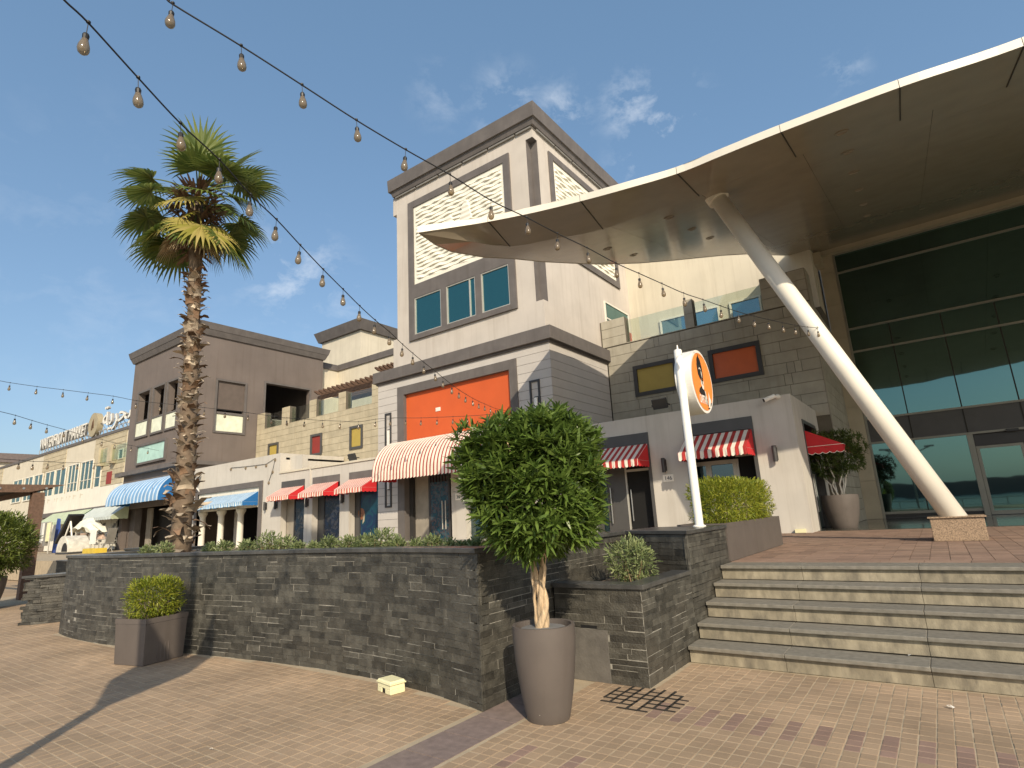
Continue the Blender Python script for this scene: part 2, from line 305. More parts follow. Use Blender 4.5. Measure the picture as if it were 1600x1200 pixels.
for k, (d, x, y, red, vis) in enumerate(pv):
    jx, jy, jz = random.uniform(-.002,.002), random.uniform(-.002,.002), random.uniform(-.0012,.0012)
    if k < 300:
        INST(pm[red], 'paver', paving, (x+jx, y+jy, jz), (random.uniform(-.008,.008), random.uniform(-.008,.008), random.uniform(-.02,.02)))
    else:
        h = .0465; tx, ty = random.uniform(-.0008,.0008), random.uniform(-.0008,.0008)
        X, Y_ = x+jx, y+jy; b = rest[red]; n = len(b.v)
        for e, z in ((h, -.005), (h-.002, jz)):
            b.v += [(X-e,Y_-e,z-tx-ty),(X+e,Y_-e,z+tx-ty),(X+e,Y_+e,z+tx+ty),(X-e,Y_+e,z-tx+ty)]
        b.f += [(n,n+1,n+5,n+4),(n+1,n+2,n+6,n+5),(n+2,n+3,n+7,n+6),(n+3,n,n+4,n+7),(n+4,n+5,n+6,n+7)]; b.m += [0]*5
O('paver_field', rest[False], MT['paver'], paving, kind='stuff'); O('red_paver_field', rest[True], MT['paver_red'], paving, kind='stuff')
y = -2.4
while y < 4.6:
    BX('border_slab', -3.435, -3.035, y+.004, y+.396, -.03, .001, MT['slab'], paving); y += .4
b = B(); rd_ = random.Random(2)
for k in range(-9, 10):
    gx = round((-2.42+k*.1)*10)/10
    for j in range(-7, 8):
        gy = round((5.02+j*.1)*10)/10; e_ = ((gx+2.38)/.42)**2+((gy-4.98)/.30)**2+.35*rd_.random()
        if gx < -2.44 and gy > 5.2: continue
        if e_ < 1: b.box(gx-.011, gx+.011, gy-.011, gy+.111, -.004, .0042)
        if e_ < 1.05 and rd_.random() < .9: b.box(gx+.0115, gx+.089, gy-.011, gy+.011, -.004, .0046)
O('dirt_in_joints', b, M('wet_dirt', (.03,.025,.018), .8), paving, kind='stuff')
# --- litter: small leaves and scraps
for k, (px, py, lab) in enumerate(((328,1172,'curled dry leaf scrap lying alone on tan pavers below the grey cube planter'),(1485,1105,'white paper scrap lying at the foot of the lowest step'),(1419,1024,'crumpled white tissue lying on the lowest step tread'))):
    p = PZ(px, py, .008 if k < 2 else .182); b = B(); r = .022 if k else .018
    vs = [(p.x+r*random.uniform(-1.4,1.4), p.y+r*random.uniform(-1.2,1.2), p.z+random.uniform(0,.02)) for _ in range(7)]
    b.add(vs, [(0,1,2),(1,2,3),(2,3,4),(3,4,5),(4,5,6),(0,4,6)])
    tag(O('litter_scrap', b, MT['whitep']), lab, 'litter')
# --- stairs and terrace
stairs = STRUCT(O('stairs', B().box(-2.43,7,6.36,9,-.02,.15).box(-2.43,7,6.72,9,.15,.32).box(-2.43,7,7.08,9,.32,.49).box(-2.43,7,7.44,9,.49,.66).box(-2.43,7,7.80,9,.66,.83), MT['groove']))
for k in range(5):
    y0 = 6.34+.36*k; z = .17*k; x = -2.425; j = 0
    while x < 7:
        L = 1.16 if j else .95; L = min(L, 7-x)
        BX('riser_slab', x+.002, x+L-.002, y0, y0+.05, z+.003, z+.128, MT['riser'], stairs)
        BX('tread_slab', x+.0015, x+L-.0015, y0-.045, y0+(.32 if k < 4 else .40), z+.131, z+.17, MT['tread'], stairs, bevel=.006); x += L; j += 1
terrace = STRUCT(O('terrace', B().box(-2.43,40,8.0,130,0,.842).box(-130,-2.44,8.3,130,0,.842), MT['mortar']))
tp = []
y = 8.185
b2 = B()
x = -2.42
while x < 4:
    BX('terrace_edge_slab', x+.003, x+.427, 8.185, 8.43, .80, .852, MT['terr'], terrace); x += .43
for i in range(-12, 36):
    for j in range(0, 54):
        x0 = -2.42+.2*i; y0 = 8.435+.15*j
        if x0 < -2.43 and y0 < 11.6: continue
        if y0 > 16.2: continue
        if not in_view((x0+.1, y0+.07, .85), 200): continue
        tp.append((cam_dist((x0,y0,.85)), x0, y0, in_view((x0+.1,y0+.07,.85))))
tp.sort(key=lambda t: (not t[3], t[0]))
b = B().box(0,.194,0,.144,-.03,0); tm = b.mesh('terrace_paver'); tm.materials.append(MT['terr'])
rb = B()
for k, (d, x0, y0, v) in enumerate(tp):
    jz = random.uniform(-.001,.001)
    if k < 300: INST(tm, 'terrace_paver', terrace, (x0+.003, y0+.003, .852+jz), (random.uniform(-.006,.006), random.uniform(-.006,.006), 0))
    else: rb.box(x0+.003, x0+.197, y0+.003, y0+.147, .84, .852+jz)
O('terrace_paver_field', rb, MT['terr'], terrace, kind='stuff')
O('entrance_floor', B().box(-2.75, 12, 16.35, 24.2, .80, .858), MT['glossfl'], terrace)
# ================================================================== SLATE PLANTERS
def path_pts(path, s):      # point and direction at arc length s
    for a, c in zip(path[:-1], path[1:]):
        a = Vector((*a, 0)); c = Vector((*c, 0)); L = (c-a).length
        if s <= L+1e-6 or c == Vector((*path[-1], 0)): t = min(max(s/L, 0), 1); return a.lerp(c, t)
        s -= L
def path_len(path): return sum((Vector(c)-Vector(a)).length for a, c in zip(path[:-1], path[1:]))
SLREST = {}
def slate_face(parent, path, z0, z1, rng, quoins=True):
    """rows of split slate along a plan path, outer side to the right; returns stones (centre, builder)"""
    L = path_len(path); out = []; z = z0
    while z < z1-.012:
        h = rng.choice((.045,.055,.065,.075,.05)); h = min(h, z1-z)
        if z1-z-h < .025: h = z1-z
        s = 0
        while s < L-.01:
            l = rng.uniform(.13,.42); l = min(l, L-s)
            if L-s-l < .07: l = L-s
            hh = h; gs_ = rng.choice((.001,.001,.002,.006)); ge_ = rng.choice((.001,.001,.002,.006))
            a = path_pts(path, s+gs_); c = path_pts(path, s+l-ge_); d = (c-a)
            if d.length < .01: s += l; continue
            d.normalize(); nrm = Vector((d.y, -d.x, 0)); pr = rng.uniform(.001,.006); t1 = rng.uniform(-.0008,.0008); gz = rng.choice((.0006,.0008,.0012,.002,.005)); gz2 = rng.choice((.0006,.0008,.0012,.002,.005))
            q = [a+nrm*(pr+t1), c+nrm*(pr-t1), c-nrm*.03, a-nrm*.03]; zb, zt = z+gz, z+hh-gz2
            v = [(p.x,p.y,zb) for p in q]+[(p.x,p.y,zt) for p in q]
            bb = B().add(v, [(0,3,2,1),(4,5,6,7),(0,1,5,4),(1,2,6,5),(2,3,7,6),(3,0,4,7)])
            out.append(((q[0]+q[1])/2+Vector((0,0,z+h/2)), bb)); s += l
        z += h
    return out
def slate_finish(parent, stones, nmax=300):
    stones.sort(key=lambda t: (not in_view(t[0], 20), (t[0]-CC).length)); rest = B()
    for k, (c, bb) in enumerate(stones):
        if k < nmax: O('slate_stone', bb, MT['slate'], parent)
        else: rest.add(bb.v, bb.f)
    if rest.v: O('slate_stone_rows', rest, MT['slate'], parent, kind='stuff')
def wall_core(b, path, z0, z1, th=.28):
    for a, c in zip(path[:-1], path[1:]):
        a = Vector((*a,0)); c = Vector((*c,0)); d = (c-a).normalized(); n = Vector((d.y,-d.x,0))
        b.prism([(a-n*.0005)+Vector((0,0,z0)), (c-n*.0005)+Vector((0,0,z0)), (c-n*th)+Vector((0,0,z0)), (a-n*th)+Vector((0,0,z0))], (0,0,z1-z0))
def offset_path(path, o):    # o>0 to the right (outside)
    out = []
    for i, p in enumerate(path):
        p = Vector(p); ds = []
        if i > 0: ds.append((p-Vector(path[i-1])).normalized())
        if i < len(path)-1: ds.append((Vector(path[i+1])-p).normalized())
        n = Vector((0,0))
        for d in ds: n += Vector((d.y,-d.x))
        n.normalize(); k = 1/max(.35, n.dot(Vector((ds[0].y,-ds[0].x)))); out.append(p+n*o*k)
    return out
def coping(parent, path, z, w=.30, th=.045, ov=.03, seg=1.2):
    # stone cap slabs following the path
    L = path_len(path); n = max(1, round(L/seg)); po = path
    for k in range(n):
        s0, s1 = L*k/n, L*(k+1)/n; m = max(2, int((s1-s0)/.3)+1); pts = [path_pts(path, s0+.001+(s1-s0-.002)*i/(m-1)) for i in range(m)]
        b = B()
        for a, c in zip(pts[:-1], pts[1:]):
            if (c-a).length < 1e-4: continue
            d = (c-a).normalized(); nn = Vector((d.y,-d.x,0))
            b.prism([a+nn*ov+Vector((0,0,z)), c+nn*ov+Vector((0,0,z)), c-nn*(w-ov)+Vector((0,0,z)), a-nn*(w-ov)+Vector((0,0,z))], (0,0,th))
        O('coping_slab', b, MT['cope'], parent, bevel=.005)
rng = random.Random(3)
front = [(x, wall_y(x)) for x in np.linspace(-13.1, -3.44, 34)]
fcore = [(x, wall_y(x)) for x in np.linspace(-13.05, -3.53, 33)]
big = T('slate_planter', 'long curved planter wall of dark split slate below the palm, with a polished cap', 'planter', (-8, 4.3, 0))
b = B(); wall_core(b, fcore, -.02, 1.295); wall_core(b, [(-3.44,4.24),(-3.46,7.2)], -.02, 1.292); wall_core(b, [(-13.4,6.5),(-13.1,3.9)], -.02, 1.29)
O('wall_core', b, MT['smort'], big)
st = slate_face(big, front, 0, 1.295, rng) + slate_face(big, [(-3.44,4.1),(-3.46,7.2)], 0, 1.295, rng) + slate_face(big, [(-13.4,6.5),(-13.1,3.9)], 0, 1.295, rng)
slate_finish(big, st)
coping(big, front, 1.297); coping(big, [(-3.44,4.37),(-3.46,7.15)], 1.2955); coping(big, [(-13.4,6.5),(-13.12,4.2)], 1.2955)
b = B(); n = len(front)
b.add([(x,y+.25,1.22) for x, y in front]+[(x,8.3,1.22) for x, y in front], [(i,i+1,n+i+1,n+i) for i in range(n-1)]); O('soil_bed', b, MT['soil'], big)
BX('back_wall', -13.4, -3.46, 8.12, 8.28, 0, 1.24, MT['smort'], big)
low = T('slate_planter', 'low dark slate planter box with a small round shrub, right behind the tall potted tree', 'planter', (-2.95,5.8,0))
lp = [(-3.42,5.3),(-2.44,5.3),(-2.44,6.65)]
b = B(); wall_core(b, lp[:2], -.02, .86, .2); wall_core(b, lp[1:], -.02, .857, .2); O('wall_core', b, MT['smort'], low)
stl = slate_face(low, lp[:2], 0, .86, rng)+slate_face(low, lp[1:], 0, .86, rng)
stl = [s for s in stl if not (-3.15 < s[0].x < -2.90 and s[0].y < 5.32 and .06 < s[0].z < .50)]
slate_finish(low, stl)
coping(low, [(-3.42,5.3),(-2.40,5.3)], .862, .22); coping(low, [(-2.44,5.50),(-2.44,6.62)], .8615, .22)
BX('access_panel', -3.26, -2.83, 5.286, 5.299, .0, .475, M('patched_slate_panel', (.13,.12,.105), .8, .2, 8, .4), low)
BX('access_slot', -3.12, -2.94, 5.292, 5.30, .485, .51, MT['black'], low)
O('soil_bed', B().poly([(-3.42,5.48,.80),(-2.6,5.48,.80),(-2.6,7.1,.80),(-3.42,7.1,.80)]), MT['soil'], low)
uppr = T('slate_planter', 'upper slate block with polished dark top that carries the white sign pole', 'planter', (-2.9,7.4,0))
up = [(-3.45,7.2),(-2.44,6.66),(-2.44,8.2)]
b = B().prism([(-3.44,7.22,0),(-2.46,6.69,0),(-2.46,8.19,0),(-3.44,8.19,0)], (0,0,1.29)); O('wall_core', b, MT['smort'], uppr)
slate_finish(uppr, slate_face(uppr, up[:2], .80, 1.295, rng)+slate_face(uppr, up[1:], 0, 1.295, rng))
O('coping_slab', B().prism([(-3.5,7.2,1.297),(-2.41,6.62,1.297),(-2.41,8.2,1.297),(-3.5,8.2,1.297)], (0,0,.045)), MT['cope'], uppr, bevel=.005)
far = T('slate_planter', 'far low slate planter at the left end beyond the curved wall', 'planter', (-15.2,4.6,0))
fp = [(-15.45,5.1),(-15.3,3.85),(-15.02,4.05),(-14.6,5.3)]
b = B().prism([(x,y,-.02) for x, y in [(-15.40,5.1),(-15.26,3.95),(-15.07,4.10),(-14.66,5.28)]], (0,0,.92)); O('wall_core', b, MT['slate'], far)
slate_finish(far, slate_face(far, fp, 0, .9, rng))
O('coping_slab', B().prism([(x,y,.902) for x, y in [(-15.5,5.1),(-15.33,3.82),(-14.98,4.03),(-14.56,5.3)]], (0,0,.045)), MT['cope'], far)
fw = T('slate_wall', 'stepped slate wall seen behind the hedge ball at the far left', 'wall', (-16,6,0))
wp1 = [(-21,6.0),(-16.3,6.0)]; wp2 = [(-16.3,6.0),(-13.4,6.0)]
b = B(); wall_core(b, wp1, -.02, 1.02); wall_core(b, wp2, -.02, 1.30); O('wall_core', b, MT['smort'], fw)
slate_finish(fw, slate_face(fw, wp1, 0, 1.02, rng)+slate_face(fw, wp2, 0, 1.30, rng))
coping(fw, wp1, 1.022); coping(fw, wp2, 1.302)
tb = T('planter_box', 'long taupe planter trough at the head of the steps holding the clipped hedge', 'planter', (-2.75,9.8,.85))
O('trough', B().prism([(-3.12,8.22,.855),(-2.42,8.22,.855),(-2.42,11.5,.855),(-3.12,11.5,.855)], (0,0,.44)), MT['pot'], tb)
O('rim', B().box(-3.12,-3.08,8.22,11.5,1.296,1.36).box(-2.46,-2.42,8.22,11.5,1.296,1.36).box(-3.08,-2.46,8.22,8.26,1.296,1.36).box(-3.08,-2.46,11.46,11.5,1.296,1.36), MT['pot'], tb)
BX('soil_bed', -3.075, -2.465, 8.265, 11.455, 1.297, 1.33, MT['soil'], tb)
# ================================================================== BUILDING HELPERS
def wall_holes(b, u0, u1, z0, z1, holes, put):
    us = sorted({u0, u1, *[h[0] for h in holes], *[h[1] for h in holes]}); zs = sorted({z0, z1, *[h[2] for h in holes], *[h[3] for h in holes]})
    us = [u for u in us if u0 <= u <= u1]; zs = [z for z in zs if z0 <= z <= z1]
    for a, c in zip(us[:-1], us[1:]):
        run = None
        for e, g in zip(zs[:-1], zs[1:]):
            um, zm = (a+c)/2, (e+g)/2
            solid = not any(h[0] < um < h[1] and h[2] < zm < h[3] for h in holes)
            if solid: run = (run[0], g) if run else (e, g)
            if (not solid or g == zs[-1]) and run: put(b, a, c, run[0], run[1]); run = None
def ywall(b, x0, x1, z0, z1, y0, y1, holes=()): wall_holes(b, x0, x1, z0, z1, holes, lambda b, a, c, e, g: b.box(a, c, y0, y1, e, g)); return b
def xwall(b, y0, y1, z0, z1, x0, x1, holes=()): wall_holes(b, y0, y1, z0, z1, holes, lambda b, a, c, e, g: b.box(x0, x1, a, c, e, g)); return b
def blocks(parent, mat, u0, u1, z0, z1, place, rng, holes=(), ch=.365, name='stone_block', nmax=300):
    out = []; z = z0; row = 0
    while z < z1-.03:
        h = min(ch, z1-z); u = u0; pair = 0
        while u < u1-.02:
            r = rng.random()
            L = rng.uniform(.16,.26) if (r < .16 and u > u0+.4) else rng.uniform(.75,1.6)
            L = min(L, u1-u)
            if u1-u-L < .2: L = u1-u
            rects = [(u+.007, u+L-.007, z+.007, z+h-.007)]
            for H_ in holes:
                nr = []
                for a, c, e, g in rects:
                    if a >= H_[1] or c <= H_[0] or e >= H_[3] or g <= H_[2]: nr.append((a,c,e,g)); continue
                    if a < H_[0]-.03: nr.append((a, H_[0], e, g))
                    if c > H_[1]+.03: nr.append((H_[1], c, e, g))
                    a2, c2 = max(a, H_[0]), min(c, H_[1])
                    if e < H_[2]-.03: nr.append((a2, c2, e, H_[2]))
                    if g > H_[3]+.03: nr.append((a2, c2, H_[3], g))
                rects = nr
            out += rects; u += L
        z += h; row += 1
    rest = B()
    for k, q in enumerate(out):
        pr = rng.uniform(-.002,.004); bb = place(B(), q, pr)
        if k < nmax: O(name, bb, mat, parent)
        else: rest.add(bb.v, bb.f)
    if rest.v: O(name+'_rows', rest, mat, parent, kind='stuff')
def frame_rect(b, x0, x1, z0, z1, w, y0, y1, wb=None):     # rectangular frame facing -y, butt joints
    wb = w if wb is None else wb
    b.box(x0, x0+w, y0, y1, z0, z1); b.box(x1-w, x1, y0, y1, z0, z1); b.box(x0+w, x1-w, y0, y1, z1-w, z1)
    if wb: b.box(x0+w, x1-w, y0, y1, z0, z0+wb)
    return b
def frame_rect_x(b, y0, y1, z0, z1, w, x0, x1, wb=None):
    wb = w if wb is None else wb
    b.box(x0, x1, y0, y0+w, z0, z1); b.box(x0, x1, y1-w, y1, z0, z1); b.box(x0, x1, y0+w, y1-w, z1-w, z1)
    if wb: b.box(x0, x1, y0+w, y1-w, z0, z0+wb)
    return b
def window(parent, x0, x1, z0, z1, y, glass, fmat, fw=.06, mull=(), trans=(), depth=.06):
    fr = O('window', frame_rect(B(), x0, x1, z0, z1, fw, y-depth, y+.02), fmat, parent)
    xs = [x0+fw]+list(mull)+[x1-fw]
    for a, c in zip(xs[:-1], xs[1:]): O('pane', B().box(a+.012, c-.012, y-.005, y+.008, z0+fw, z1-fw), glass, fr)
    b = B()
    for m in mull: b.box(m-.025, m+.025, y-depth+.005, y+.015, z0+fw, z1-fw)
    for t in trans: b.box(x0+fw, x1-fw, y-depth+.008, y+.012, t-.025, t+.025)
    if b.v: O('mullion', b, fmat, fr)
    return fr
def MPOST(name, cols, scale):
    m = bpy.data.materials.new(name); m.use_nodes = True; n = m.node_tree.nodes; l = m.node_tree.links
    bs = n['Principled BSDF']; bs.inputs['Roughness'].default_value = .25; g = n.new('ShaderNodeNewGeometry')
    nz = n.new('ShaderNodeTexNoise'); nz.inputs['Scale'].default_value = scale; nz.inputs['Detail'].default_value = 3; nz.inputs['Distortion'].default_value = 1.2; l.new(g.outputs['Position'], nz.inputs['Vector'])
    cr = n.new('ShaderNodeValToRGB'); e = cr.color_ramp.elements; e[0].position = .32; e[0].color = (*cols[0],1); e[1].position = .7; e[1].color = (*cols[-1],1)
    for k, c in enumerate(cols[1:-1]): q = e.new(.32+.38*(k+1)/(len(cols)-1)); q.color = (*c,1)
    l.new(nz.outputs['Fac'], cr.inputs['Fac']); l.new(cr.outputs['Color'], bs.inputs['Base Color']); return m
def text_mesh(body, size, extrude, mat, parent, loc, rotx=math.pi/2, rotz=0, name='lettering', width=None, align='LEFT', bold=0):
    cu = bpy.data.curves.new('lettering', 'FONT'); cu.body = body; cu.size = size; cu.extrude = extrude; cu.align_x = align; cu.offset = bold
    tmp = bpy.data.objects.new('lettering', cu); COL.objects.link(tmp); bpy.context.view_layer.update()
    dg = bpy.context.evaluated_depsgraph_get(); me = bpy.data.meshes.new_from_object(tmp.evaluated_get(dg)); me.name = name
    bpy.data.objects.remove(tmp)
    xs = [v.co.x for v in me.vertices]; s = (width/(max(xs)-min(xs))) if width else 1
    R = Matrix.Rotation(rotz, 4, 'Z') @ Matrix.Rotation(rotx, 4, 'X') @ Matrix.Diagonal((s, 1, 1, 1))
    off = ORG.get(parent, Vector((0,0,0))) if parent is not None else Vector((0,0,0))
    me.transform(Matrix.Translation(Vector(loc)-off) @ R)
    me.materials.clear(); me.materials.append(mat); o = bpy.data.objects.new(name, me); COL.objects.link(o)
    if parent is not None: o.parent = parent
    ORG[o] = off; return o
def awning(label, x0, x1, yw, ztop, proj, zf, mat, side, vmat=None, val=.17, group=None, scal=.0975):
    """sloping canvas awning on a wall facing -y"""
    a = T('awning', label, 'awning', ((x0+x1)/2, yw, zf), group); yf = yw-proj; vmat = vmat or mat
    O('canvas', B().add([(x0,yf,zf),(x1,yf,zf),(x1,yw-.02,ztop),(x0,yw-.02,ztop),(x0,yf,zf-.012),(x1,yf,zf-.012),(x1,yw-.02,ztop-.012),(x0,yw-.02,ztop-.012)],
        [(0,1,2,3),(7,6,5,4),(0,4,5,1),(2,6,7,3)]), mat, a)
    n = max(2, round((x1-x0)/scal)); b = B(); vs = []; m = n*6
    for i in range(m+1):
        x = x0+(x1-x0)*i/m; ph = (i % 6)/6; zz = zf-val-.035*math.sin(math.pi*ph); yy = yf-.012*math.sin(i*.9)-.004
        vs += [(x, yf-.001, zf), (x, yy, zz)]
    b.add(vs, [(2*i, 2*i+1, 2*i+3, 2*i+2) for i in range(m)]); O('valance', b, vmat, a)
    for x in (x0, x1):
        O('side_panel', B().add([(x,yf,zf),(x,yw-.02,zf),(x,yw-.02,ztop)], [(0,1,2)]), side, a)
        vs = []; m2 = 24
        for i in range(m2+1):
            y = yf+(yw-.02-yf)*i/m2; vs += [(x,y,zf-.001),(x+(.004 if x == x1 else -.004),y,zf-val-.03*abs(math.sin(math.pi*i/6)))]
        O('side_valance', B().add(vs, [(2*i,2*i+1,2*i+3,2*i+2) for i in range(m2)]), side, a)
    O('awning_frame', B().tube([(x0+.01,yf+.02,zf-.02),(x1-.01,yf+.02,zf-.02)], .014, 6).tube([(x0+.01,yw-.03,zf-.02),(x0+.01,yf+.02,zf-.02)], .012, 6).tube([(x1-.01,yw-.03,zf-.02),(x1-.01,yf+.02,zf-.02)], .012, 6), MT['alu'], a)
    return a
def barrel(label, x0, x1, yw, ztop, proj, zf, mat, side, val=.16, period=.165, rib=.012, scal=.165):
    a = T('awning', label, 'awning', ((x0+x1)/2, yw, zf)); nx = max(8, int((x1-x0)/period)*6); na = 18; vs = []
    for i in range(nx+1):
        x = x0+(x1-x0)*i/nx; k = abs(math.sin(math.pi*x/period))
        for j in range(na+1):
            th = math.pi/2*j/na; rr = 1+rib*k
            vs.append((x, yw-proj*math.sin(th)*rr, zf+(ztop-zf)*math.cos(th)*rr))
    f = [(i*(na+1)+j, i*(na+1)+j+1, (i+1)*(na+1)+j+1, (i+1)*(na+1)+j) for i in range(nx) for j in range(na)]
    O('canvas', B().add(vs, f), mat, a, smooth=True)
    vs = []; m = nx
    for i in range(m+1):
        x = x0+(x1-x0)*i/m; k = abs(math.sin(math.pi*x/period)); vs += [(x, yw-proj*(1+rib*k)-.001, zf), (x, yw-proj*(1+rib*k)-.002, zf-val-.04*abs(math.sin(math.pi*x/scal)))]
    O('valance', B().add(vs, [(2*i,2*i+1,2*i+3,2*i+2) for i in range(m)]), mat, a)
    for x in (x0, x1):
        pts = [(x, yw, zf)]+[(x, yw-proj*math.sin(math.pi/2*j/na), zf+(ztop-zf)*math.cos(math.pi/2*j/na)) for j in range(na+1)]
        O('end_panel', B().poly(pts), side, a)
        vs = []
        for i in range(25): y = yw-proj*i/24; vs += [(x,y,zf),(x,y,zf-val-.03*abs(math.sin(math.pi*i/5)))]
        O('end_valance', B().add(vs, [(2*i,2*i+1,2*i+3,2*i+2) for i in range(24)]), side, a)
    return a
def cornice(b, x0, x1, y0, y1, z0, z1, o0, o1, m=0):       # flaring band round a rectangle: offset o0 at z0, o1 at z1
    v = [(x0-o0,y0-o0,z0),(x1+o0,y0-o0,z0),(x1+o0,y1+o0,z0),(x0-o0,y1+o0,z0),(x0-o1,y0-o1,z1),(x1+o1,y0-o1,z1),(x1+o1,y1+o1,z1),(x0-o1,y1+o1,z1)]
    return b.add(v, [(0,3,2,1),(4,5,6,7),(0,1,5,4),(1,2,6,5),(2,3,7,6),(3,0,4,7)], m)
rng = random.Random(11)
# ================================================================== TOWER
tw = T('tower_building', 'tall grey and cream tower block with dark cornice, white wave relief and orange sign panel', 'building', (-13.5, 18, .85))
YT, XT, XL = 15.22, -9.37, -17.75
fh = [(-16.57,-10.72,.85,6.84)]
b = ywall(B(), XL+.03, XT-.03, .85, 7.2, YT+.03, YT+.3, fh); b.box(XT-.33, XT-.03, YT+.3, 24, .85, 7.2); b.box(XL+.03, XL+.33, YT+.3, 24, .85, 7.2)
O('lower_wall', b, MT['groove'], tw)
z = .85
while z < 7.18:
    h = min(.30, 7.2-z)
    if h < .05: break
    segs = [(XL, -16.57), (-10.72, XT)] if z < 6.7 else [(XL, XT)]
    for a, c in segs: BX('cladding_board', a+(.002 if a > XL else 0), c, YT, YT+.028, z+.006, z+h-.006, MT['plank'], tw)
    BX('cladding_board', XT-.028, XT, YT+.03, 19.35, z+.006, z+h-.006, MT['plank'], tw)
    BX('cladding_board', XL, XL+.028, YT+.03, 19.35, z+.006, z+h-.006, MT['plank'], tw)
    z += .30
O('lower_cornice', B().box(XL-.16, XT+.16, YT-.16, 19.38, 7.2, 7.65).box(XL-.06, XT+.06, YT-.06, 19.37, 7.12, 7.2), MT['trim'], tw, bevel=.01)
# orange panel and its frame
b = B().box(-16.57,-16.2,YT-.05,YT+.2,.85,6.84).box(-11.03,-10.72,YT-.05,YT+.2,.85,6.84).box(-16.2,-11.03,YT-.05,YT+.2,6.5,6.84)
O('sign_frame', b, MT['trim'], tw)
BX('orange_panel', -16.2, -11.03, YT+.1, YT+.25, 4.35, 6.5, MT['orange'], tw)
BX('small_notice', -14.62, -14.38, YT+.085, YT+.099, 5.60, 5.74, MT['whitep'], tw)
# recess under the barrel awning
O('shop_recess', B().box(-16.2,-11.03,15.56,15.7,.85,4.35), MT['brownd'], tw)
BX('dark_reveal', -16.2, -16.02, YT+.2, 15.555, .85, 4.34, MT['dark'], tw)
YD_ = 15.50; d0, d1 = PY(671,800,YD_).x, PY(703,800,YD_).x
dr = O('shop_door', frame_rect(B(), d0, d1+.05, .86, 4.2, .09, YD_-.03, YD_+.04), MT['dalu'], tw)
O('pane', B().box(d0+.09, d1-.02, YD_-.01, YD_+.01, .95, 4.1), MT['gshop'], dr)
O('door_handle', B().tube([(d1-.28,YD_-.1,1.3),(d1-.28,YD_-.1,2.3)], .02, 8).tube([(d1-.12,YD_-.1,1.3),(d1-.12,YD_-.1,2.3)], .02, 8), MT['alu'], dr)
O('fish_poster', B().poly([(d0+.1,YD_-.025,.96),(d1-.03,YD_-.025,.96),(d1-.03,YD_-.025,3.0),(d0+.1,YD_-.025,3.0)]), MPOST('fish_print_dark', [(.005,.02,.03),(.01,.07,.10),(.006,.03,.05),(.09,.06,.06),(.012,.08,.11),(.10,.08,.07)], 5), dr)
p0, p1 = PY(704.5,770,YT).x, PY(726.5,770,YT).x
BX('entry_pillar', p0, p1, YT+.02, YT+.6, .85, 4.3, MT['shopw'], tw)
q = PY(716,776,YT)
npl = T('number_plate', 'small white plate numbered 36 on the pillar under the big striped awning', 'number plate', (q.x, YT, q.z))
BX('plate', q.x-.14, q.x+.14, YT-.002, YT+.016, q.z-.12, q.z+.12, MT['whitep'], npl, bevel=.003)
text_mesh('36', .17, .002, MT['ink'], npl, (q.x, YT-.005, q.z-.06), align='CENTER')
g0 = PY(730,780,15.5).x; O('shop_window', frame_rect(B(), g0, -11.1, .9, 4.1, .07, 15.46, 15.54), MT['dalu'], tw); BX('shop_window_pane', g0+.07, -11.17, 15.49, 15.51, .97, 4.03, MT['gshop'], tw)
# slim light niches on the cladding
def niche(x, z0, z1, w, zl0, zl1):
    O('slim_frame', frame_rect(B(), x-w/2, x+w/2, z0, z1, .065, YT-.045, YT+.0), MT['dalu'], tw)
    BX('light_tube', x-.055+.03, x+.055+.03, YT-.06, YT-.005, zl0, zl1, MT['polew'], tw)
    BX('tube_backing', x-.085+.03, x+.085+.03, YT-.018, YT-.002, zl0-.04, zl1+.04, MT['dalu'], tw)
niche((PY(602,648,YT).x+PY(612,646,YT).x)/2, 2.2, 5.9, .36, 2.9, 5.2); niche((PY(828,598,YT).x+PY(843,595,YT).x)/2, 2.2, 5.95, .40, 2.9, 5.35)
# upper tower with re-entrant corner notch
UF, UR, UL, UB, ZU, ZT = 15.36, -9.56, -16.72, 25.5, 7.66, 15.45
Nn = .30; zn0, zn1 = 8.7, 15.0
def tower_ring(b, z0, z1, notch):
    p = [(UL,UF),(UR,UF),(UR,UB),(UL,UB)] if not notch else [(UL,UF),(UR-Nn,UF),(UR-Nn,UF+Nn),(UR,UF+Nn),(UR,UB),(UL,UB)]
    b.prism([(x,y,z0) for x, y in p], (0,0,z1-z0))
b = B(); tower_ring(b, ZU-.5, zn0, False); tower_ring(b, zn0, zn1, True); tower_ring(b, zn1, ZT, False)
b.box(UL-.22, UL, UF, UF+.9, 14.6, ZT); b.box(UL-.25, UL, UF, UF+.9, ZU-.3, 8.95)
O('upper_wall', b, MT['plaster'], tw)
O('corner_notch_lining', B().box(UR-Nn, UR-.002, UF+Nn-.012, UF+Nn-.002, zn0, zn1).box(UR-Nn+.002, UR-Nn+.012, UF+.002, UF+Nn-.012, zn0, zn1).box(UR-Nn+.012, UR-.002, UF+.002, UF+Nn-.012, zn1-.015, zn1-.003), MT['trim'], tw)
O('roof_cornice', cornice(cornice(B(), UL, UR, UF, UB, 15.64, 16.20, .26, .29), UL, UR, UF, UB, 15.42, 15.639, .12, .19), MT['trim'], tw)
b = B()
x = UL
while x < UR-.3: b.box(x, min(x+1.22, UR), UF-.09, UF-.02, 15.34, 15.415); x += 1.3
y = UF+.2
while y < UB-.5: b.box(UR+.02, UR+.09, y, y+1.22, 15.34, 15.415); y += 1.3
O('cornice_light_strip', b, MT['greyp'], tw)
x0, x1 = -15.98, -10.62
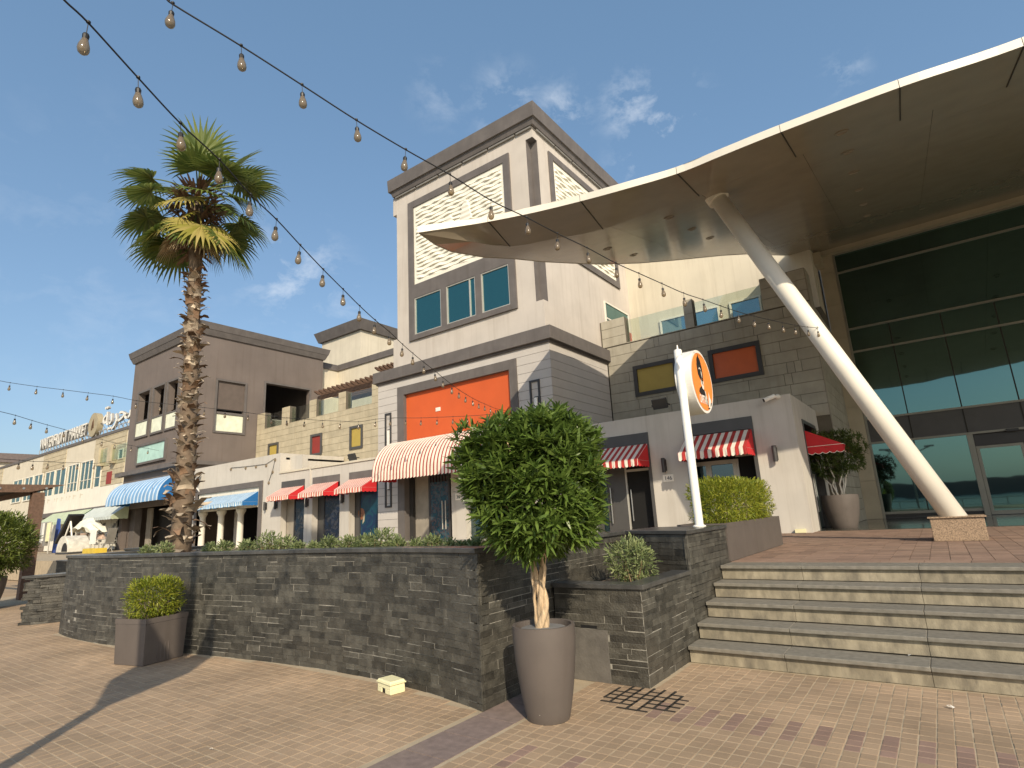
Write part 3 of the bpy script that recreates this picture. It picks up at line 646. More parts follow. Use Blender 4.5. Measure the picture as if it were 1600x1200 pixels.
b = B().box(x0,x0+.32,UF-.07,UF+.0,8.66,14.80).box(x1-.28,x1,UF-.07,UF+.0,8.66,14.80).box(x0+.32,x1-.28,UF-.07,UF+.0,14.5,14.80).box(x0+.32,x1-.28,UF-.07,UF+.0,10.42,11.0).box(x0+.32,x1-.28,UF-.09,UF+.0,8.66,8.86)
for a, c in ((-14.2,-13.92),(-12.46,-12.18)): b.box(a, c, UF-.07, UF, 8.86, 10.42)
O('window_surround', b, MT['trim'], tw)
for a, c, ml in ((-15.66,-14.2,()),(-13.92,-12.46,(-12.75,)),(-12.18,-10.9,())):
    window(tw, a, c, 8.86, 10.42, UF-.005, MT['gteal'], MT['alu'], .045, ml, (), .045)
def relief(name, u0, u1, z0, z1, place, parent):
    nu, nz = int((u1-u0)/.04), int((z1-z0)/.0125); vs = []; r = random.Random(5)
    ph = [r.uniform(0,6.28) for _ in range(60)]; st = .17
    for j in range(nz+1):
        z = z0+(z1-z0)*j/nz
        for i in range(nu+1):
            u = u0+(u1-u0)*i/nu; zz = z+.018*math.sin(u*4.2+.6*math.sin(u*1.7)+z*1.3)+.010*math.sin(u*10+z*3)
            k = int(math.floor(zz/st)); f = zz/st-k; am = .5+.5*math.sin(u*8.5+ph[k % 60]+.8*math.sin(u*2.3+k)); am = am**1.4
            e = min(1, min(u-u0, u1-u, z-z0, z1-z)/.16)
            hgt = .01+((1-f)**1.2)*(.25+.75*am)*.075 if e >= 1 else 0.02
            # two embossed sails
            for cu_, w_, zb, zt in ((.42,.30,.50,.68),(.60,.32,.52,.78)):
                cu2 = u0+(u1-u0)*cu_; zb2 = z0+(z1-z0)*zb; zt2 = z0+(z1-z0)*zt
                if zb2 < z < zt2 and abs(u-cu2) < w_*math.sqrt(max(0,(zt2-z)/(zt2-zb2))): hgt = .075+.012*math.sin(z*30)
            vs.append(place(u, z, hgt))
    f = [(j*(nu+1)+i, j*(nu+1)+i+1, (j+1)*(nu+1)+i+1, (j+1)*(nu+1)+i) for j in range(nz) for i in range(nu)]
    return O(name, B().add(vs, f), MT['relief'], parent)
relief('wave_relief', x0+.32, x1-.28, 11.0, 14.5, lambda u, z, h: (u, UF-.004-h, z), tw)
ys0, ys1 = 16.35, 21.6
O('side_surround', frame_rect_x(B(), ys0, ys1, 10.95, 14.92, .26, UR, UR+.07), MT['trim'], tw)
relief('wave_relief', ys0+.26, ys1-.26, 11.21, 14.66, lambda u, z, h: (UR+.004+h, u, z), tw)
sw = O('window', frame_rect_x(B(), 19.95, 22.2, 7.9, 9.95, .06, UR, UR+.05), MT['white'], tw); O('pane', B().box(UR+.005, UR+.02, 20.01, 22.14, 7.96, 9.89), MT['gteal'], sw)
O('window_transom', B().box(UR+.003, UR+.045, 20.01, 22.14, 9.2, 9.26), MT['white'], sw)
# ================================================================== WHITE BLOCK BEHIND AND RIGHT STONE TERRACE
wb_ = T('white_building', 'plain cream wall block with three blue windows, behind the glass balustrade and under the canopy', 'building', (-6,23,.85))
O('wall', B().box(UR+.0, -2.25, 22.5, 26, .85, 12.9), MT['plaster2'], wb_)
for a, c in ((1030,1072),(1081,1124.5),(1142,1192)): 
    xa, xc = PY(a,490,22.5).x, PY(c,485,22.5).x
    window(wb_, xa, xc, 7.9, 9.42, 22.47, MT['gblue'], MT['white'], .07)
O('red_door', B().box(PX(975,506,UR).x, UR+.05, 21.5, 22.3, 7.0, 9.1), M('coral_door', (.55,.10,.06), .6), wb_)
sr = T('stone_terrace_wall', 'grey stone block terrace wall with a mustard and an orange window, right of the tower', 'wall', (-6,19.4,.85))
YS = 19.4
hol = [(-8.34,-6.67,5.66,6.82),(-5.54,-3.85,5.66,6.82)]
b = B().box(-9.36,-2.2,YS,YS+.3,.85,7.78).box(-2.5,-2.2,YS+.3,23.98,.85,7.78).box(-9.55,-8.5,YS+.0,YS+.35,7.78,8.86).box(-6.2,-5.87,YS,YS+.3,7.78,8.86).box(-3.57,-2.2,YS,YS+.8,7.78,8.9).box(-2.5,-2.2,22.2,23.9,7.78,8.35)
b.box(-9.36,-2.5,YS+.3,22.5,7.0,7.05)
O('wall_core', b, MT['groove'], sr)
PF = lambda b, q, pr: b.box(q[0], q[1], YS-.025-pr, YS+.0, q[2], q[3])
blocks(sr, MT['blockg'], -9.34, -2.2, 4.1, 7.78, PF, rng, hol)
blocks(sr, MT['blockg'], -9.5, -8.5, 7.79, 8.86, PF, rng); blocks(sr, MT['blockg'], -6.2, -5.87, 7.79, 8.86, PF, rng, ch=.54); blocks(sr, MT['blockg'], -3.57, -2.2, 7.79, 8.9, PF, rng)
PS = lambda b, q, pr: b.box(-2.2, -2.175+pr, q[0], q[1], q[2], q[3])
blocks(sr, MT['blockg'], YS, 23.97, .86, 7.78, PS, rng); blocks(sr, MT['blockg'], YS, YS+.8, 7.79, 8.9, PS, rng)
O('parapet_cap', B().box(-8.48,-6.22,YS-.03,YS+.32,7.782,7.81).box(-5.85,-3.59,YS-.03,YS+.32,7.782,7.81), MT['blockg'], sr)
for (a, c, e, g), mt in zip(hol, ('yellow','orangeg')):
    fr = O('colour_window', frame_rect(B(), a, c, e, g, .14, YS-.08, YS+.0), MT['dalu'], sr); O('coloured_panel', B().box(a+.14, c-.14, YS-.012, YS-.002, e+.14, g-.14), MT[mt], fr)
for a, c in ((-8.5,-6.22),(-5.85,-3.6)): O('glass_panel', B().box(a, c, YS+.14, YS+.155, 7.81, 8.74), MT['gclear'], sr)
# ================================================================== RIGHT SHOP
sh = T('shop_building', 'low pale grey cafe block right of the tower with two dark doorways', 'building', (-6,17,.85))
YP, XP = 15.6, -2.58
ho = [(-8.35,-6.47,.85,3.79),(-5.42,-3.57,.85,3.84)]
b = ywall(B(), XT, XP, .85, 4.27, YP, YP+.3, ho); hx = [(16.65,18.7,.85,3.73)]
xwall(b, YP+.3, 19.38, .85, 4.27, XP-.3, XP, hx); b.box(XT, XP-.3, YP+.3, 19.38, 4.0, 4.2)
O('wall', b, MT['shopw'], sh)
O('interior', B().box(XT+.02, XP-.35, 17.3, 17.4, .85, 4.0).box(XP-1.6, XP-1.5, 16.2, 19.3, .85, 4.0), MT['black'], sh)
for k, (a, c, e, g) in enumerate(ho):
    O('door_surround', B().box(a, c, YP-.02, YP+.25, g-.32, g).box(a, a+.09, YP-.02, YP+.25, e, g-.32).box(c-.09, c, YP-.02, YP+.25, e, g-.32), MT['bandm'], sh)
yd = 15.88
X_ = lambda px: PY(px, 770, yd).x
b = B().box(X_(980), X_(982.5), yd-.04, yd+.04, .87, 3.35).box(X_(982.5), -6.56, yd-.04, yd+.04, 2.72, 2.79)
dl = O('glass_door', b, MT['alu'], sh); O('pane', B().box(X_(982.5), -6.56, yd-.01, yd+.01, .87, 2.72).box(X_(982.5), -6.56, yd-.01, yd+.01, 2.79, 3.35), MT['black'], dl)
O('door_handle', B().tube([(X_(988),yd-.08,1.3),(X_(988),yd-.08,2.2)], .018, 8), MT['steel'], dl)
O('grey_door_leaf', B().box(X_(949), X_(979.5), yd-.03, yd+.03, .87, 3.4), MT['bandm'], sh); O('door_handle', B().tube([(X_(956),yd-.09,1.25),(X_(956),yd-.09,2.3)], .02, 8), MT['steel'], sh)
O('side_light_pane', B().box(-8.3, X_(948.5), yd-.01, yd+.01, .87, 3.4), MT['gshop'], sh)
yd2 = 16.1; X2 = lambda px: PY(px, 740, yd2).x
fz = PY(1150,717,yd2).z
b = B().box(-5.4, X2(1157), yd2-.04, yd2+.04, fz-.11, fz)
for p, q_ in ((1104.5,1113),(1147,1156.5)): b.box(X2(p), X2(q_), yd2-.04, yd2+.04, .87, fz-.11)
dd = O('double_door', b, MT['alu'], sh)
O('pane', B().box(-5.36, X2(1104), yd2-.01, yd2+.01, .87, fz-.12).box(X2(1113), X2(1147), yd2-.01, yd2+.01, .87, fz-.12), MT['gshop'], dd)
O('transom_bar', B().box(X2(1153), -3.6, yd2-.05, yd2+.03, PY(1160,712,yd2).z-.02, PY(1160,712,yd2).z+.06), MT['alu'], dd)
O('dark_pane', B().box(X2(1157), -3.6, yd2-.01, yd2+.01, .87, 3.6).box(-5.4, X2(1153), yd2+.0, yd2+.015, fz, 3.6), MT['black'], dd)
O('lever_handle', B().tube([(-5.33,YP+.1,1.2),(-5.33,YP+.1,2.1)], .025, 8), MT['steel'], sh)
fx = O('side_door_frame', frame_rect_x(B(), 16.65, 18.7, .85, 3.73, .1, XP-.25, XP+.02, 0), MT['bandm'], sh)
O('side_door_leaf', B().box(XP-.2, XP-.16, 16.76, 17.65, .87, 3.1), MT['dalu'], sh); O('side_door_leaf', B().box(XP-.2, XP-.16, 17.70, 18.58, .87, 3.1), MT['dalu'], sh)
O('door_handle', B().tube([(XP-.1,17.58,1.3),(XP-.1,17.58,2.3)], .02, 8).tube([(XP-.1,17.78,1.3),(XP-.1,17.78,2.3)], .02, 8), MT['steel'], sh)
GA = 'red and white awnings over shop doors'
awning('bold red and white striped awning over the doorway left of the white sign pole', -8.3, -6.52, YP, 3.46, .80, 2.98, MT['stripe'], MT['redc'], group=GA)
awning('bold red and white striped awning over the doorway behind the white sign pole', -5.37, -3.62, YP, 3.50, .80, 3.0, MT['stripe'], MT['redc'], group=GA)
# side awning faces +x: plain red
a = T('awning', 'plain dark red awning with scalloped pale hem on the side wall of the cafe block', 'awning', (XP,17.65,3), GA)
y0, y1, xf, zt, zf = 16.72, 18.64, XP+.85, 3.42, 2.98
O('canvas', B().add([(XP+.02,y0,zt),(XP+.02,y1,zt),(xf,y1,zf),(xf,y0,zf)], [(0,3,2,1)]), MT['redc'], a)
for y in (y0, y1): O('side_panel', B().add([(XP+.02,y,zt),(xf,y,zf),(XP+.02,y,zf)], [(0,1,2)]), MT['redc'], a)
def scallop(pts_fn, n, val, amp):
    vs = []
    for i in range(n*6+1):
        t = i/(n*6); p = pts_fn(t); vs += [(p[0],p[1],zf), (p[0],p[1],zf-val-amp*math.sin(math.pi*(i % 6)/6))]
    return B().add(vs, [(2*i,2*i+1,2*i+3,2*i+2) for i in range(n*6)])
O('valance', scallop(lambda t: (xf+.003, y0+(y1-y0)*t), 10, .17, .04), MT['redc'], a); O('side_valance', scallop(lambda t: (XP+.02+(xf-XP-.02)*t, y0-.003), 5, .17, .04), MT['redc'], a)
def hem(pf, n):
    return [(*pf(i/(n*6)), zf-.17-.04*math.sin(math.pi*(i % 6)/6)) for i in range(n*6+1)]
O('white_piping', B().tube(hem(lambda t: (XP+.02+(xf-XP-.02)*t, y0-.006), 5), .008, 4).tube(hem(lambda t: (xf+.006, y0+(y1-y0)*t), 10), .008, 4).tube([(XP+.02,y0-.006,zf),(xf,y0-.006,zf)], .008, 4).tube([(xf+.006,y0,zf),(xf+.006,y1,zf)], .008, 4), MT['whitep'], a)
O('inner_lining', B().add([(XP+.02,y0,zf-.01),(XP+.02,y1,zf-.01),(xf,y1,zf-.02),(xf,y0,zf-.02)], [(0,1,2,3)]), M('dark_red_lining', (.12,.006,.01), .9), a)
q = PY(1044.5,747,YP)
npl = T('number_plate', 'small white plate numbered 146 on the cafe pillar left of the white sign pole', 'number plate', (q.x, YP, q.z))
BX('plate', q.x-.155, q.x+.155, YP-.018, YP-.001, q.z-.10, q.z+.10, MT['whitep'], npl, bevel=.003); text_mesh('146', .15, .002, MT['ink'], npl, (q.x, YP-.021, q.z-.05), align='CENTER')
b = B().box(-.05,.05,-.02,0,-.16,.16).box(-.045,.045,-.14,-.02,-.04,.02); b.lathe([(.0,-.2),(.055,-.2),(.055,.2),(.0,.2)], (0,-.11,0), 14)
lamp_me = b.mesh('lamp_body'); lamp_me.materials.append(MT['dalu'])
def wall_lamp(px, py, lab, y=YP):
    q = PY(px, py, y); t = T('wall_lamp', lab, 'wall lamp', (q.x, y, q.z), 'black up-and-down wall lamps'); INST(lamp_me, 'lamp_body', t, (q.x, y, q.z)); return t
wall_lamp(1039, 727, 'black tube wall lamp above the number plate left of the white sign pole')
wall_lamp(1212, 709, 'black tube wall lamp in sunlight near the right corner of the cafe block')
wall_lamp(416.5, 791, 'left one of the close pair of black wall lamps, right of the blue awnings')
wall_lamp(433, 789, 'black tube wall lamp right beside the first red awning of the left shops')
wall_lamp(481.5, 785.5, 'black tube wall lamp on the pillar between the first and second red awning')
wall_lamp(537, 779, 'black tube wall lamp on the pillar between the second and third red awning')
q = PY(1205,624,YP); cc = T('security_camera', 'white bullet security camera high on the cafe wall near its corner', 'camera', (q.x,YP,q.z))
O('camera_body', B().tube([(q.x-.12,YP-.26,q.z-.04),(q.x+.12,YP-.14,q.z+.05)], .055, 12), MT['polew'], cc); O('camera_mount', B().tube([(q.x+.12,YP-.14,q.z+.04),(q.x+.16,YP-.03,q.z+.04),(q.x+.16,YP,q.z+.04)], [.03,.05,.07], 10), MT['polew'], cc)
O('camera_lens', B().tube([(q.x-.135,YP-.268,q.z-.046),(q.x-.12,YP-.26,q.z-.04)], .045, 12), MT['ink'], cc)
def floodlight(px, py, lab, y, sc=1):
    q = PY(px, py, y); t = T('floodlight', lab, 'floodlight', (q.x, y, q.z))
    b = B().prism([(q.x-.22*sc,y-.18,q.z-.12),(q.x+.22*sc,y-.18,q.z-.12),(q.x+.22*sc,y-.30,q.z+.16),(q.x-.22*sc,y-.30,q.z+.16)], (0,.09,.04)); O('lamp_housing', b, MT['dalu'], t, bevel=.01)
    O('bracket', B().box(q.x-.24*sc,q.x-.22*sc,y-.25,y,q.z-.02,q.z+.02).box(q.x+.22*sc,q.x+.24*sc,y-.25,y,q.z-.02,q.z+.02), MT['dalu'], t)
floodlight(1035, 634, 'black floodlight on the cafe roof edge below the mustard window', YP+.5); floodlight(556, 716, 'black floodlight on the ledge above the third red awning of the left shops', YP+.4)
tag(BX('cable_box', -2.95, -2.72, YP-.12, YP-.01, .86, .95, MT['cream'], None), 'small cream box at the foot of the cafe wall near its corner', 'cable box')
# ================================================================== LEFT SHOPS
ls = T('shop_building', 'low pale shop row left of the tower, with red awning bays and a columned doorway', 'building', (-26,17,.85))
hb = [(-33.2,-26.95,.85,3.72)]
r1 = [(-25.05,-23.2,.85,3.8),(-22.6,-20.65,.85,3.8),(-20.02,-18.1,.85,3.8)]
b = ywall(B(), -34.15, -25.25, .85, 5.2, YP, YP+.3, hb); b.box(-34.15,-25.25,YP+.3,19.3,4.9,5.0); b.box(-25.55,-25.25,YP+.3,19.3,.85,5.2)
b.box(-25.25,-24.2,YP+.5,YP+.8,4.2,5.04); ywall(b, -25.25, XL, .85, 4.2, YP, YP+.3, r1); b.box(-25.25, XL, YP+.3, 19.38, 4.0, 4.2)
O('wall', b, MT['shopw'], ls)
BX('ledge_cap', -25.25, XL, YP-.05, YP+.4, 4.205, 4.29, MT['plaster2'], ls)
BX('drain_pipe', -22.80, -22.74, YP-.06, YP-.005, 3.3, 4.2, MT['shopw'], ls)
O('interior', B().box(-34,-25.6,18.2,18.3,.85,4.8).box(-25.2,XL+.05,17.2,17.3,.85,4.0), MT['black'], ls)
O('portal_surround', B().box(-33.45,-26.65,YP-.05,YP+.2,3.72,4.0).box(-33.45,-33.2,YP-.05,YP+.2,.85,3.72).box(-26.95,-26.65,YP-.05,YP+.2,.85,3.72), MT['trim'], ls)
BX('portal_panel', -33.2, -26.95, YP+.05, YP+.25, 2.75, 3.72, MT['white'], ls)
for k, px in enumerate((315.5, 344.5, 375)):
    x = PY(px, 830, YP+.2).x
    O('round_column', B().lathe([(.19,.85),(.16,.95),(.15,2.45),(.19,2.55),(.24,2.62),(.24,2.74)], (x, YP+.2, 0), 18), MT['white'], ls, smooth=True)
O('portal_side_wall', B().box(-28.4,-27.2,17.2,17.3,.85,2.75).box(-32.2,-31.6,17.2,17.3,.85,2.75), MT['shopw'], ls)
for k, (a, c, e, g) in enumerate(r1):
    O('bay_head', B().box(a, c, YP-.02, YP+.2, 3.48, 3.8), MT['bandm'] if k == 0 else MT['trim'], ls)
    w0 = a+(.62,.42,.30)[k]; yw_ = YP+.32
    O('bay_reveal', B().box(a, w0, yw_, yw_+.08, .85, 3.48).box(a, c, yw_, yw_+.08, 3.3, 3.48), MT['brownd'] if k == 0 else MT['bandm'], ls)
    fr = O('shop_window', frame_rect(B(), w0, c-.03, .88, 3.28, .07, yw_-.03, yw_+.06), MT['dalu'], ls)
    cl_ = [[(.003,.008,.014),(.008,.022,.045),(.004,.01,.02),(.05,.05,.05),(.008,.025,.05)],[(.003,.006,.013),(.006,.016,.045),(.004,.008,.02),(.045,.045,.05),(.008,.02,.05)],[(.005,.035,.06),(.007,.055,.085),(.006,.02,.07),(.015,.07,.10)]][k]
    O('fish_poster', B().poly([(w0+.07,yw_-.005,.95),(c-.1,yw_-.005,.95),(c-.1,yw_-.005,3.2),(w0+.07,yw_-.005,3.2)]), MPOST('fish_print', cl_, (4,4,1.6)[k]), fr)
    if k == 2:
        qf = PY(564.5,803,yw_-.01); cx, cz = qf.x, qf.z
        O('printed_fish', B().add([(cx+.20*math.cos(t)*(1+.15*math.sin(3*t)), yw_-.008, cz+.24*math.sin(t)) for t in [2*math.pi*j/16 for j in range(16)]], [tuple(range(16))]), MPOST('coral_print', [(.22,.07,.03),(.30,.12,.05),(.16,.06,.03)], 6), fr)
        O('printed_fin', B().add([(cx+.12,yw_-.010,cz-.10),(cx+.24,yw_-.010,cz+.02),(cx+.20,yw_-.010,cz-.30),(cx+.08,yw_-.010,cz-.42)], [(0,1,2,3)]), MT['block'], fr)
    O('door_handle', B().tube([(c-.2,yw_-.08,1.2),(c-.2,yw_-.08,2.1)], .02, 6), MT['steel'], fr)
GB = 'red and white awnings of the left shop row'; rx = [PY(475.6,757,YP).x, PY(529,750,YP).x, PY(589,742,YP).x]; lx = [PY(440,760,YP).x, PY(490,753,YP).x, PY(546,747,YP).x]
for k, nm in enumerate(('first small red striped awning, the one nearest the blue awnings', 'second small red and white striped awning, between two black lamps', 'third small red and white striped awning, beside the big striped barrel awning')):
    awning(nm, lx[k], rx[k], YP, 3.50, .78, 3.08, MT['stripe2'], MT['redc'], group=GB)
GC = 'small blue awnings over the columned doorway'; bx = [PY(340,775.6,YP).x, PY(369.6,771.6,YP).x, PY(403,767.6,YP).x]
for k, nm in enumerate(('leftmost of three small blue striped awnings, next to the palm trunk', 'middle of three small blue striped awnings over white columns', 'rightmost of three small blue striped awnings, showing a full blue side')):
    awning(nm, bx[k]-(2.02 if k else 1.95), bx[k], YP+.04, 3.50, .80, 3.02, MT['stripeb'], MT['bluec'], group=GC)
fl = T('floodlight', 'white box floodlight on an arm at the left end of the pale shop wall', 'floodlight', (-34,YP,4.4))
q = PY(305,752,YP-.3); O('lamp_housing', B().prism([(q.x-.35,YP-.75,q.z),(q.x+.35,YP-.75,q.z),(q.x+.3,YP-.3,q.z+.35),(q.x-.3,YP-.3,q.z+.35)], (0,.1,.1)), MT['polew'], fl); O('arm', B().tube([(q.x,YP-.5,q.z),(q.x,YP,q.z-.6)], .035, 6), MT['polew'], fl)
# festoon of tiny bulbs stuck on the blue shop parapet
fe = T('festoon', 'short sagging festoon of tiny bulbs along the parapet above the blue awnings', 'string lights', (-29,YP,4.9))
pts = [PY(361,731,YP-.03), PY(384,729,YP-.03), PY(400,727,YP-.03), PY(416,725,YP-.03), PY(430,716,YP-.03), PY(426,735,YP-.03), PY(420,752,YP-.03)]
O('cable', B().tube(pts, .012, 4), MT['wire'], fe)
b = B().lathe([(0,-.16),(.05,-.12),(.06,-.08),(.03,0),(0,0)], (0,0,0), 8); tiny = b.mesh('bulb'); tiny.materials.append(MT['bulb'])
for p in pts: INST(tiny, 'bulb', fe, p)
# beige stone terrace wall above the left shops
sl = T('stone_terrace_wall', 'beige stone block terrace wall with three small coloured windows, left of the tower', 'wall', (-26,YS,.85))
sq = [(-32.7,-31.6,5.5,6.77,'yellow'),(-28.35,-27.28,5.55,6.78,'red'),(-24.84,-23.78,5.53,6.78,'yellow')]
b = B().box(-34.18,XL+.6,YS,YS+.3,.85,7.78)
prs = [(-34.15,-33.3),(-31.4,-30.6),(-28.6,-27.95),(-25.9,-25.27),(-23.1,-22.6)]
for a, c in prs: b.box(a, c, YS, YS+.4, 7.78, 8.84)
O('wall_core', b, MT['groove'], sl)
blocks(sl, MT['block'], -34.15, XL+.6, 4.2, 7.78, PF, rng, [s[:4] for s in sq])
for a, c in prs: blocks(sl, MT['block'], a, c, 7.79, 8.84, PF, rng, ch=.36)
for a, c, e, g, mt in sq:
    fr = O('colour_window', frame_rect(B(), a, c, e, g, .13, YS-.09, YS), MT['bandm'], sl); O('coloured_panel', B().box(a+.13, c-.13, YS-.02, YS-.004, e+.13, g-.13), MT[mt], fr)
for (a0, a), (c, c1) in zip(prs[:-1], prs[1:]): O('glass_panel', B().box(a+.02, c-.02, YS+.14, YS+.155, 7.8, 8.72), MT['gclear'], sl)
O('parapet_cap', B().box(-34.15,XL+.6,YS-.03,YS+.3,7.782,7.80), MT['block'], sl)
O('terrace_slab', B().box(-34.1,XL+.6,YS+.3,25.9,7.3,7.4), MT['roofw'], sl)
# ================================================================== DARK BUILDING
db = T('dark_building', 'dark brown grey corner block with a sloping cornice and open windows, behind the palm', 'building', (-39,19,.85))
XD0, XD1, YD0, YD1 = -43.7, -34.2, 15.6, 24.2
def zat(px, py): return PY(px, py, YD0).z
oh = [(PY(a,650,YD0).x, PY(c,640,YD0).x) for a, c in ((215.6,234),(239.2,256.8),(260.8,277.5))]
ztop, zmid, zbot = 9.45, 7.55, 5.85
ztop = (zat(216,618)+zat(240,608))/2; zmid = (zat(214,661)+zat(254,647))/2; zbot = (zat(213,686)+zat(250,672))/2
fh = [(a, c, zmid, ztop) for a, c in oh]
mp = (PY(218,698,YD0).x, PY(260,690,YD0).x); mz = (zat(217,724), zat(218,699))
b = ywall(B(), XD0, XD1, .85, 13.4, YD0, YD0+.35, fh+[(XD0+.4, XD1-.5, .85, 3.4)])
rh = [(16.72,18.5,7.55,10.7),(19.85,23.15,7.85,11.0)]
xwall(b, YD0+.35, YD1, .85, 13.4, XD1-.35, XD1, rh)
xwall(b, YD0+.35, YD1, .85, 13.4, XD0, XD0+.35, [(16.6,20.6,7.3,9.9)])
b.box(XD0+.35, XD1-.35, YD1-.35, YD1, .85, 13.4); b.box(XD0+.35, XD1-.35, YD0+.35, YD1-.35, 13.0, 13.2); b.box(XD0+.35, XD1-.35, YD0+.35, YD1-.35, 5.6, 5.7)
O('wall', b, MT['darkb'], db)
O('cornice', cornice(cornice(B(), XD0, XD1, YD0, YD1, 13.75, 14.15, .26, .36), XD0, XD1, YD0, YD1, 13.4, 13.749, .10, .24), MT['trim'], db)
O('string_course', B().box(XD0-.45, XD1+.12, YD0-.4, YD0-.001, 5.55, 5.80).box(XD1+.001, XD1+.3, YD0-.4, YD1-5, 5.5, 5.72), MT['trim'], db)
b = B()
for a, c in oh: frame_rect(b, a-.12, c+.12, zbot-.1, ztop+.14, .13, YD0-.10, YD0-.0)
O('window_surround', b, MT['trim'], db)
for a, c in oh: BX('ivory_panel', a, c, YD0-.05, YD0-.01, zbot, zmid-.1, MT['ivory'], db); BX('sill', a, c, YD0-.09, YD0-.004, zmid-.1, zmid, MT['trim'], db)
fr = O('mint_sign', frame_rect(B(), mp[0]-.15, mp[1]+.2, mz[0]-.15, mz[1]+.12, .14, YD0-.14, YD0), MT['trim'], db); BX('mint_panel', mp[0]-.01, mp[1]+.06, YD0-.06, YD0-.01, mz[0]-.01, mz[1]-.02, MT['mint'], fr)
wf = O('blind_window', frame_rect_x(B(), 16.62, 18.6, 7.45, 10.8, .12, XD1-.05, XD1+.06), MT['trim'], db)
BX('roller_blind', XD1-.12, XD1-.08, 16.72, 18.5, 8.95, 10.7, MT['shutter'], wf); BX('ivory_panel', XD1-.12, XD1-.06, 16.74, 18.48, 7.57, 8.62, MT['ivory'], wf); BX('window_bar', XD1-.14, XD1+.0, 16.74, 18.48, 8.63, 8.76, MT['trim'], wf)
O('loggia_surround', frame_rect_x(B(), 19.75, 23.25, 7.85, 11.12, .12, XD1-.05, XD1+.05, 0), MT['trim'], db)
BX('loggia_wall', XD0+1, XD0+1.1, 17.5, 23.8, 5.7, 13, MT['darkb'], db)
O('loggia_rail', B().box(XD1-.16,XD1-.12,19.9,23.1,8.62,8.67).box(XD1-.16,XD1-.12,21.5,21.55,7.85,8.62), MT['alu'], db)
O('glass_panel', B().box(XD1-.15,XD1-.14,19.9,23.1,7.86,8.6), MT['gclear'], db)
O('ground_floor_recess', B().box(XD0+.4, XD1-.5, 17.2, 17.3, .85, 3.4), MT['dark'], db); O('entry_pillar', B().box(XD0+.6, XD0+1.3, YD0+.4, YD0+.8, .85, 3.4), MT['trim'], db); O('entry_panel', B().box(-42.1,-41.4,16.6,16.7,.85,3.4), MT['brownd'], db)
xb0, xb1 = PY(167,790,YD0-1.3).x*1.0, PY(266,782,YD0-.7).x
barrel('blue and white striped barrel awning over the dark corner building entrance', xb0, xb1, YD0-.01, 5.05, 1.35, 3.75, MT['stripebb'], MT['bluec'], period=.5, rib=.015, scal=.2)
barrel('big red and white striped barrel awning below the orange panel, half behind the tree', -16.62, -10.9, YT-.05, 4.62, 1.2, 3.30, MT['stripebig'], MT['redc'])
# ================================================================== BACK BLOCKS
bb = T('rear_building', 'cream rear block with dark parapet trim and stair head, seen above the brown pergola', 'building', (-28,27,.85))
O('wall', B().box(-36,-34.87,24.25,26,.85,13.0).box(-36,-16.9,26,27.4,.85,13.0).box(-39.2,-34.25,27.6,34,.85,16.6), MT['plaster2'], bb)
O('parapet_trim', B().box(-36,-34.78,24.22,25.9,13.0,13.45).box(-36,-16.9,25.9,27.4,13.0,13.45), MT['trim'], bb)
O('stair_head_cornice', cornice(B(), -39.2, -34.25, 27.6, 34, 16.55, 17.35, .22, .5), MT['trim'], bb)
BX('stair_head_roof', -39, -34.4, 27.8, 33.8, 17.36, 17.4, MT['roofw'], bb)
def pergola(lab, x0, x1, y0, y1, z, n):
    t = T('pergola', lab, 'pergola', ((x0+x1)/2, y0, z))
    for k in range(n):
        x = x0+(x1-x0)*(k+.5)/n; pts = [(x-.05,y0,z+.0),(x-.05,y0+.25,z-.13),(x-.05,y1,z-.13),(x-.05,y1,z+.08),(x-.05,y0,z+.08)]
        O('rafter', B().prism(pts, (.10,0,0)), MT['wood'], t)
    O('beam', B().box(x0-.2, x1+.2, y0+.5, y0+.65, z-.36, z-.14).box(x0-.2, x1+.2, y1-.6, y1-.45, z-.36, z-.14), MT['wood'], t)
    O('post', B().box(x0,x0+.15,y1-.6,y1-.45,7.4,z-.36), MT['wood'], t); O('post', B().box(x1-.15,x1,y1-.6,y1-.45,7.4,z-.36), MT['wood'], t)
    return t
pergola('long brown timber pergola above the beige stone terrace left of the tower', PY(488,618,20.5).x, PY(590,592,20.5).x, 20.5, 23.2, 9.72, 14)
pergola('short higher brown timber pergola tucked behind the tower corner', PY(583,577,22).x, PY(620,566,22).x, 22, 24.6, 10.75, 6)
# ================================================================== SIGN BUILDING (far left)
sb = T('market_building', 'long cream and stone market hall with teal windows and rooftop lettering, at the left', 'building', (-68,20,.85))
YB = 19.4; XB0, XB1 = -97, -43.75
BX('wall', XB0, XB1, YB, YB+.6, .85, 10.6, MT['plaster2'], sb); BX('roof', XB0, XB1, YB+.6, 40, 10.2, 10.3, MT['roofw'], sb)
BX('parapet_trim', XB0, XB1, YB-.1, YB+.7, 10.6, 10.85, MT['trim'], sb)
for a, c in ((590*.18333, 0), ):
    pass
zz = lambda px: px*.18333
for a, c in ((0,75),(390,590),(815,1086)):
    xa, xc = max(PY(zz(a),700,YB).x, XB0), min(PY(zz(c),680,YB).x, XB1)
    b = B(); z = 5.2
    while z < 10.55: b.box(xa, xc, YB-.05, YB-.001, z+.02, min(z+.42, 10.58)); z += .44
    O('stone_band', b, MT['block'], sb, kind='stuff')
for a, c, n in ((805,857,1),(683,785,3),(577,665,3),(472,557,2),(384,463,2),(293,365,2),(215,283,2),(120,195,2)):
    xa, xc = PY(zz(a),760,YB).x, PY(zz(c),760,YB).x; ml = [xa+(xc-xa)*k/n for k in range(1,n)]
    window(sb, xa, xc, 6.05, 8.75 if a > 560 else 8.65, YB-.06, MT['gfar'], MT['white'], .1, ml, (6.95,), .06)
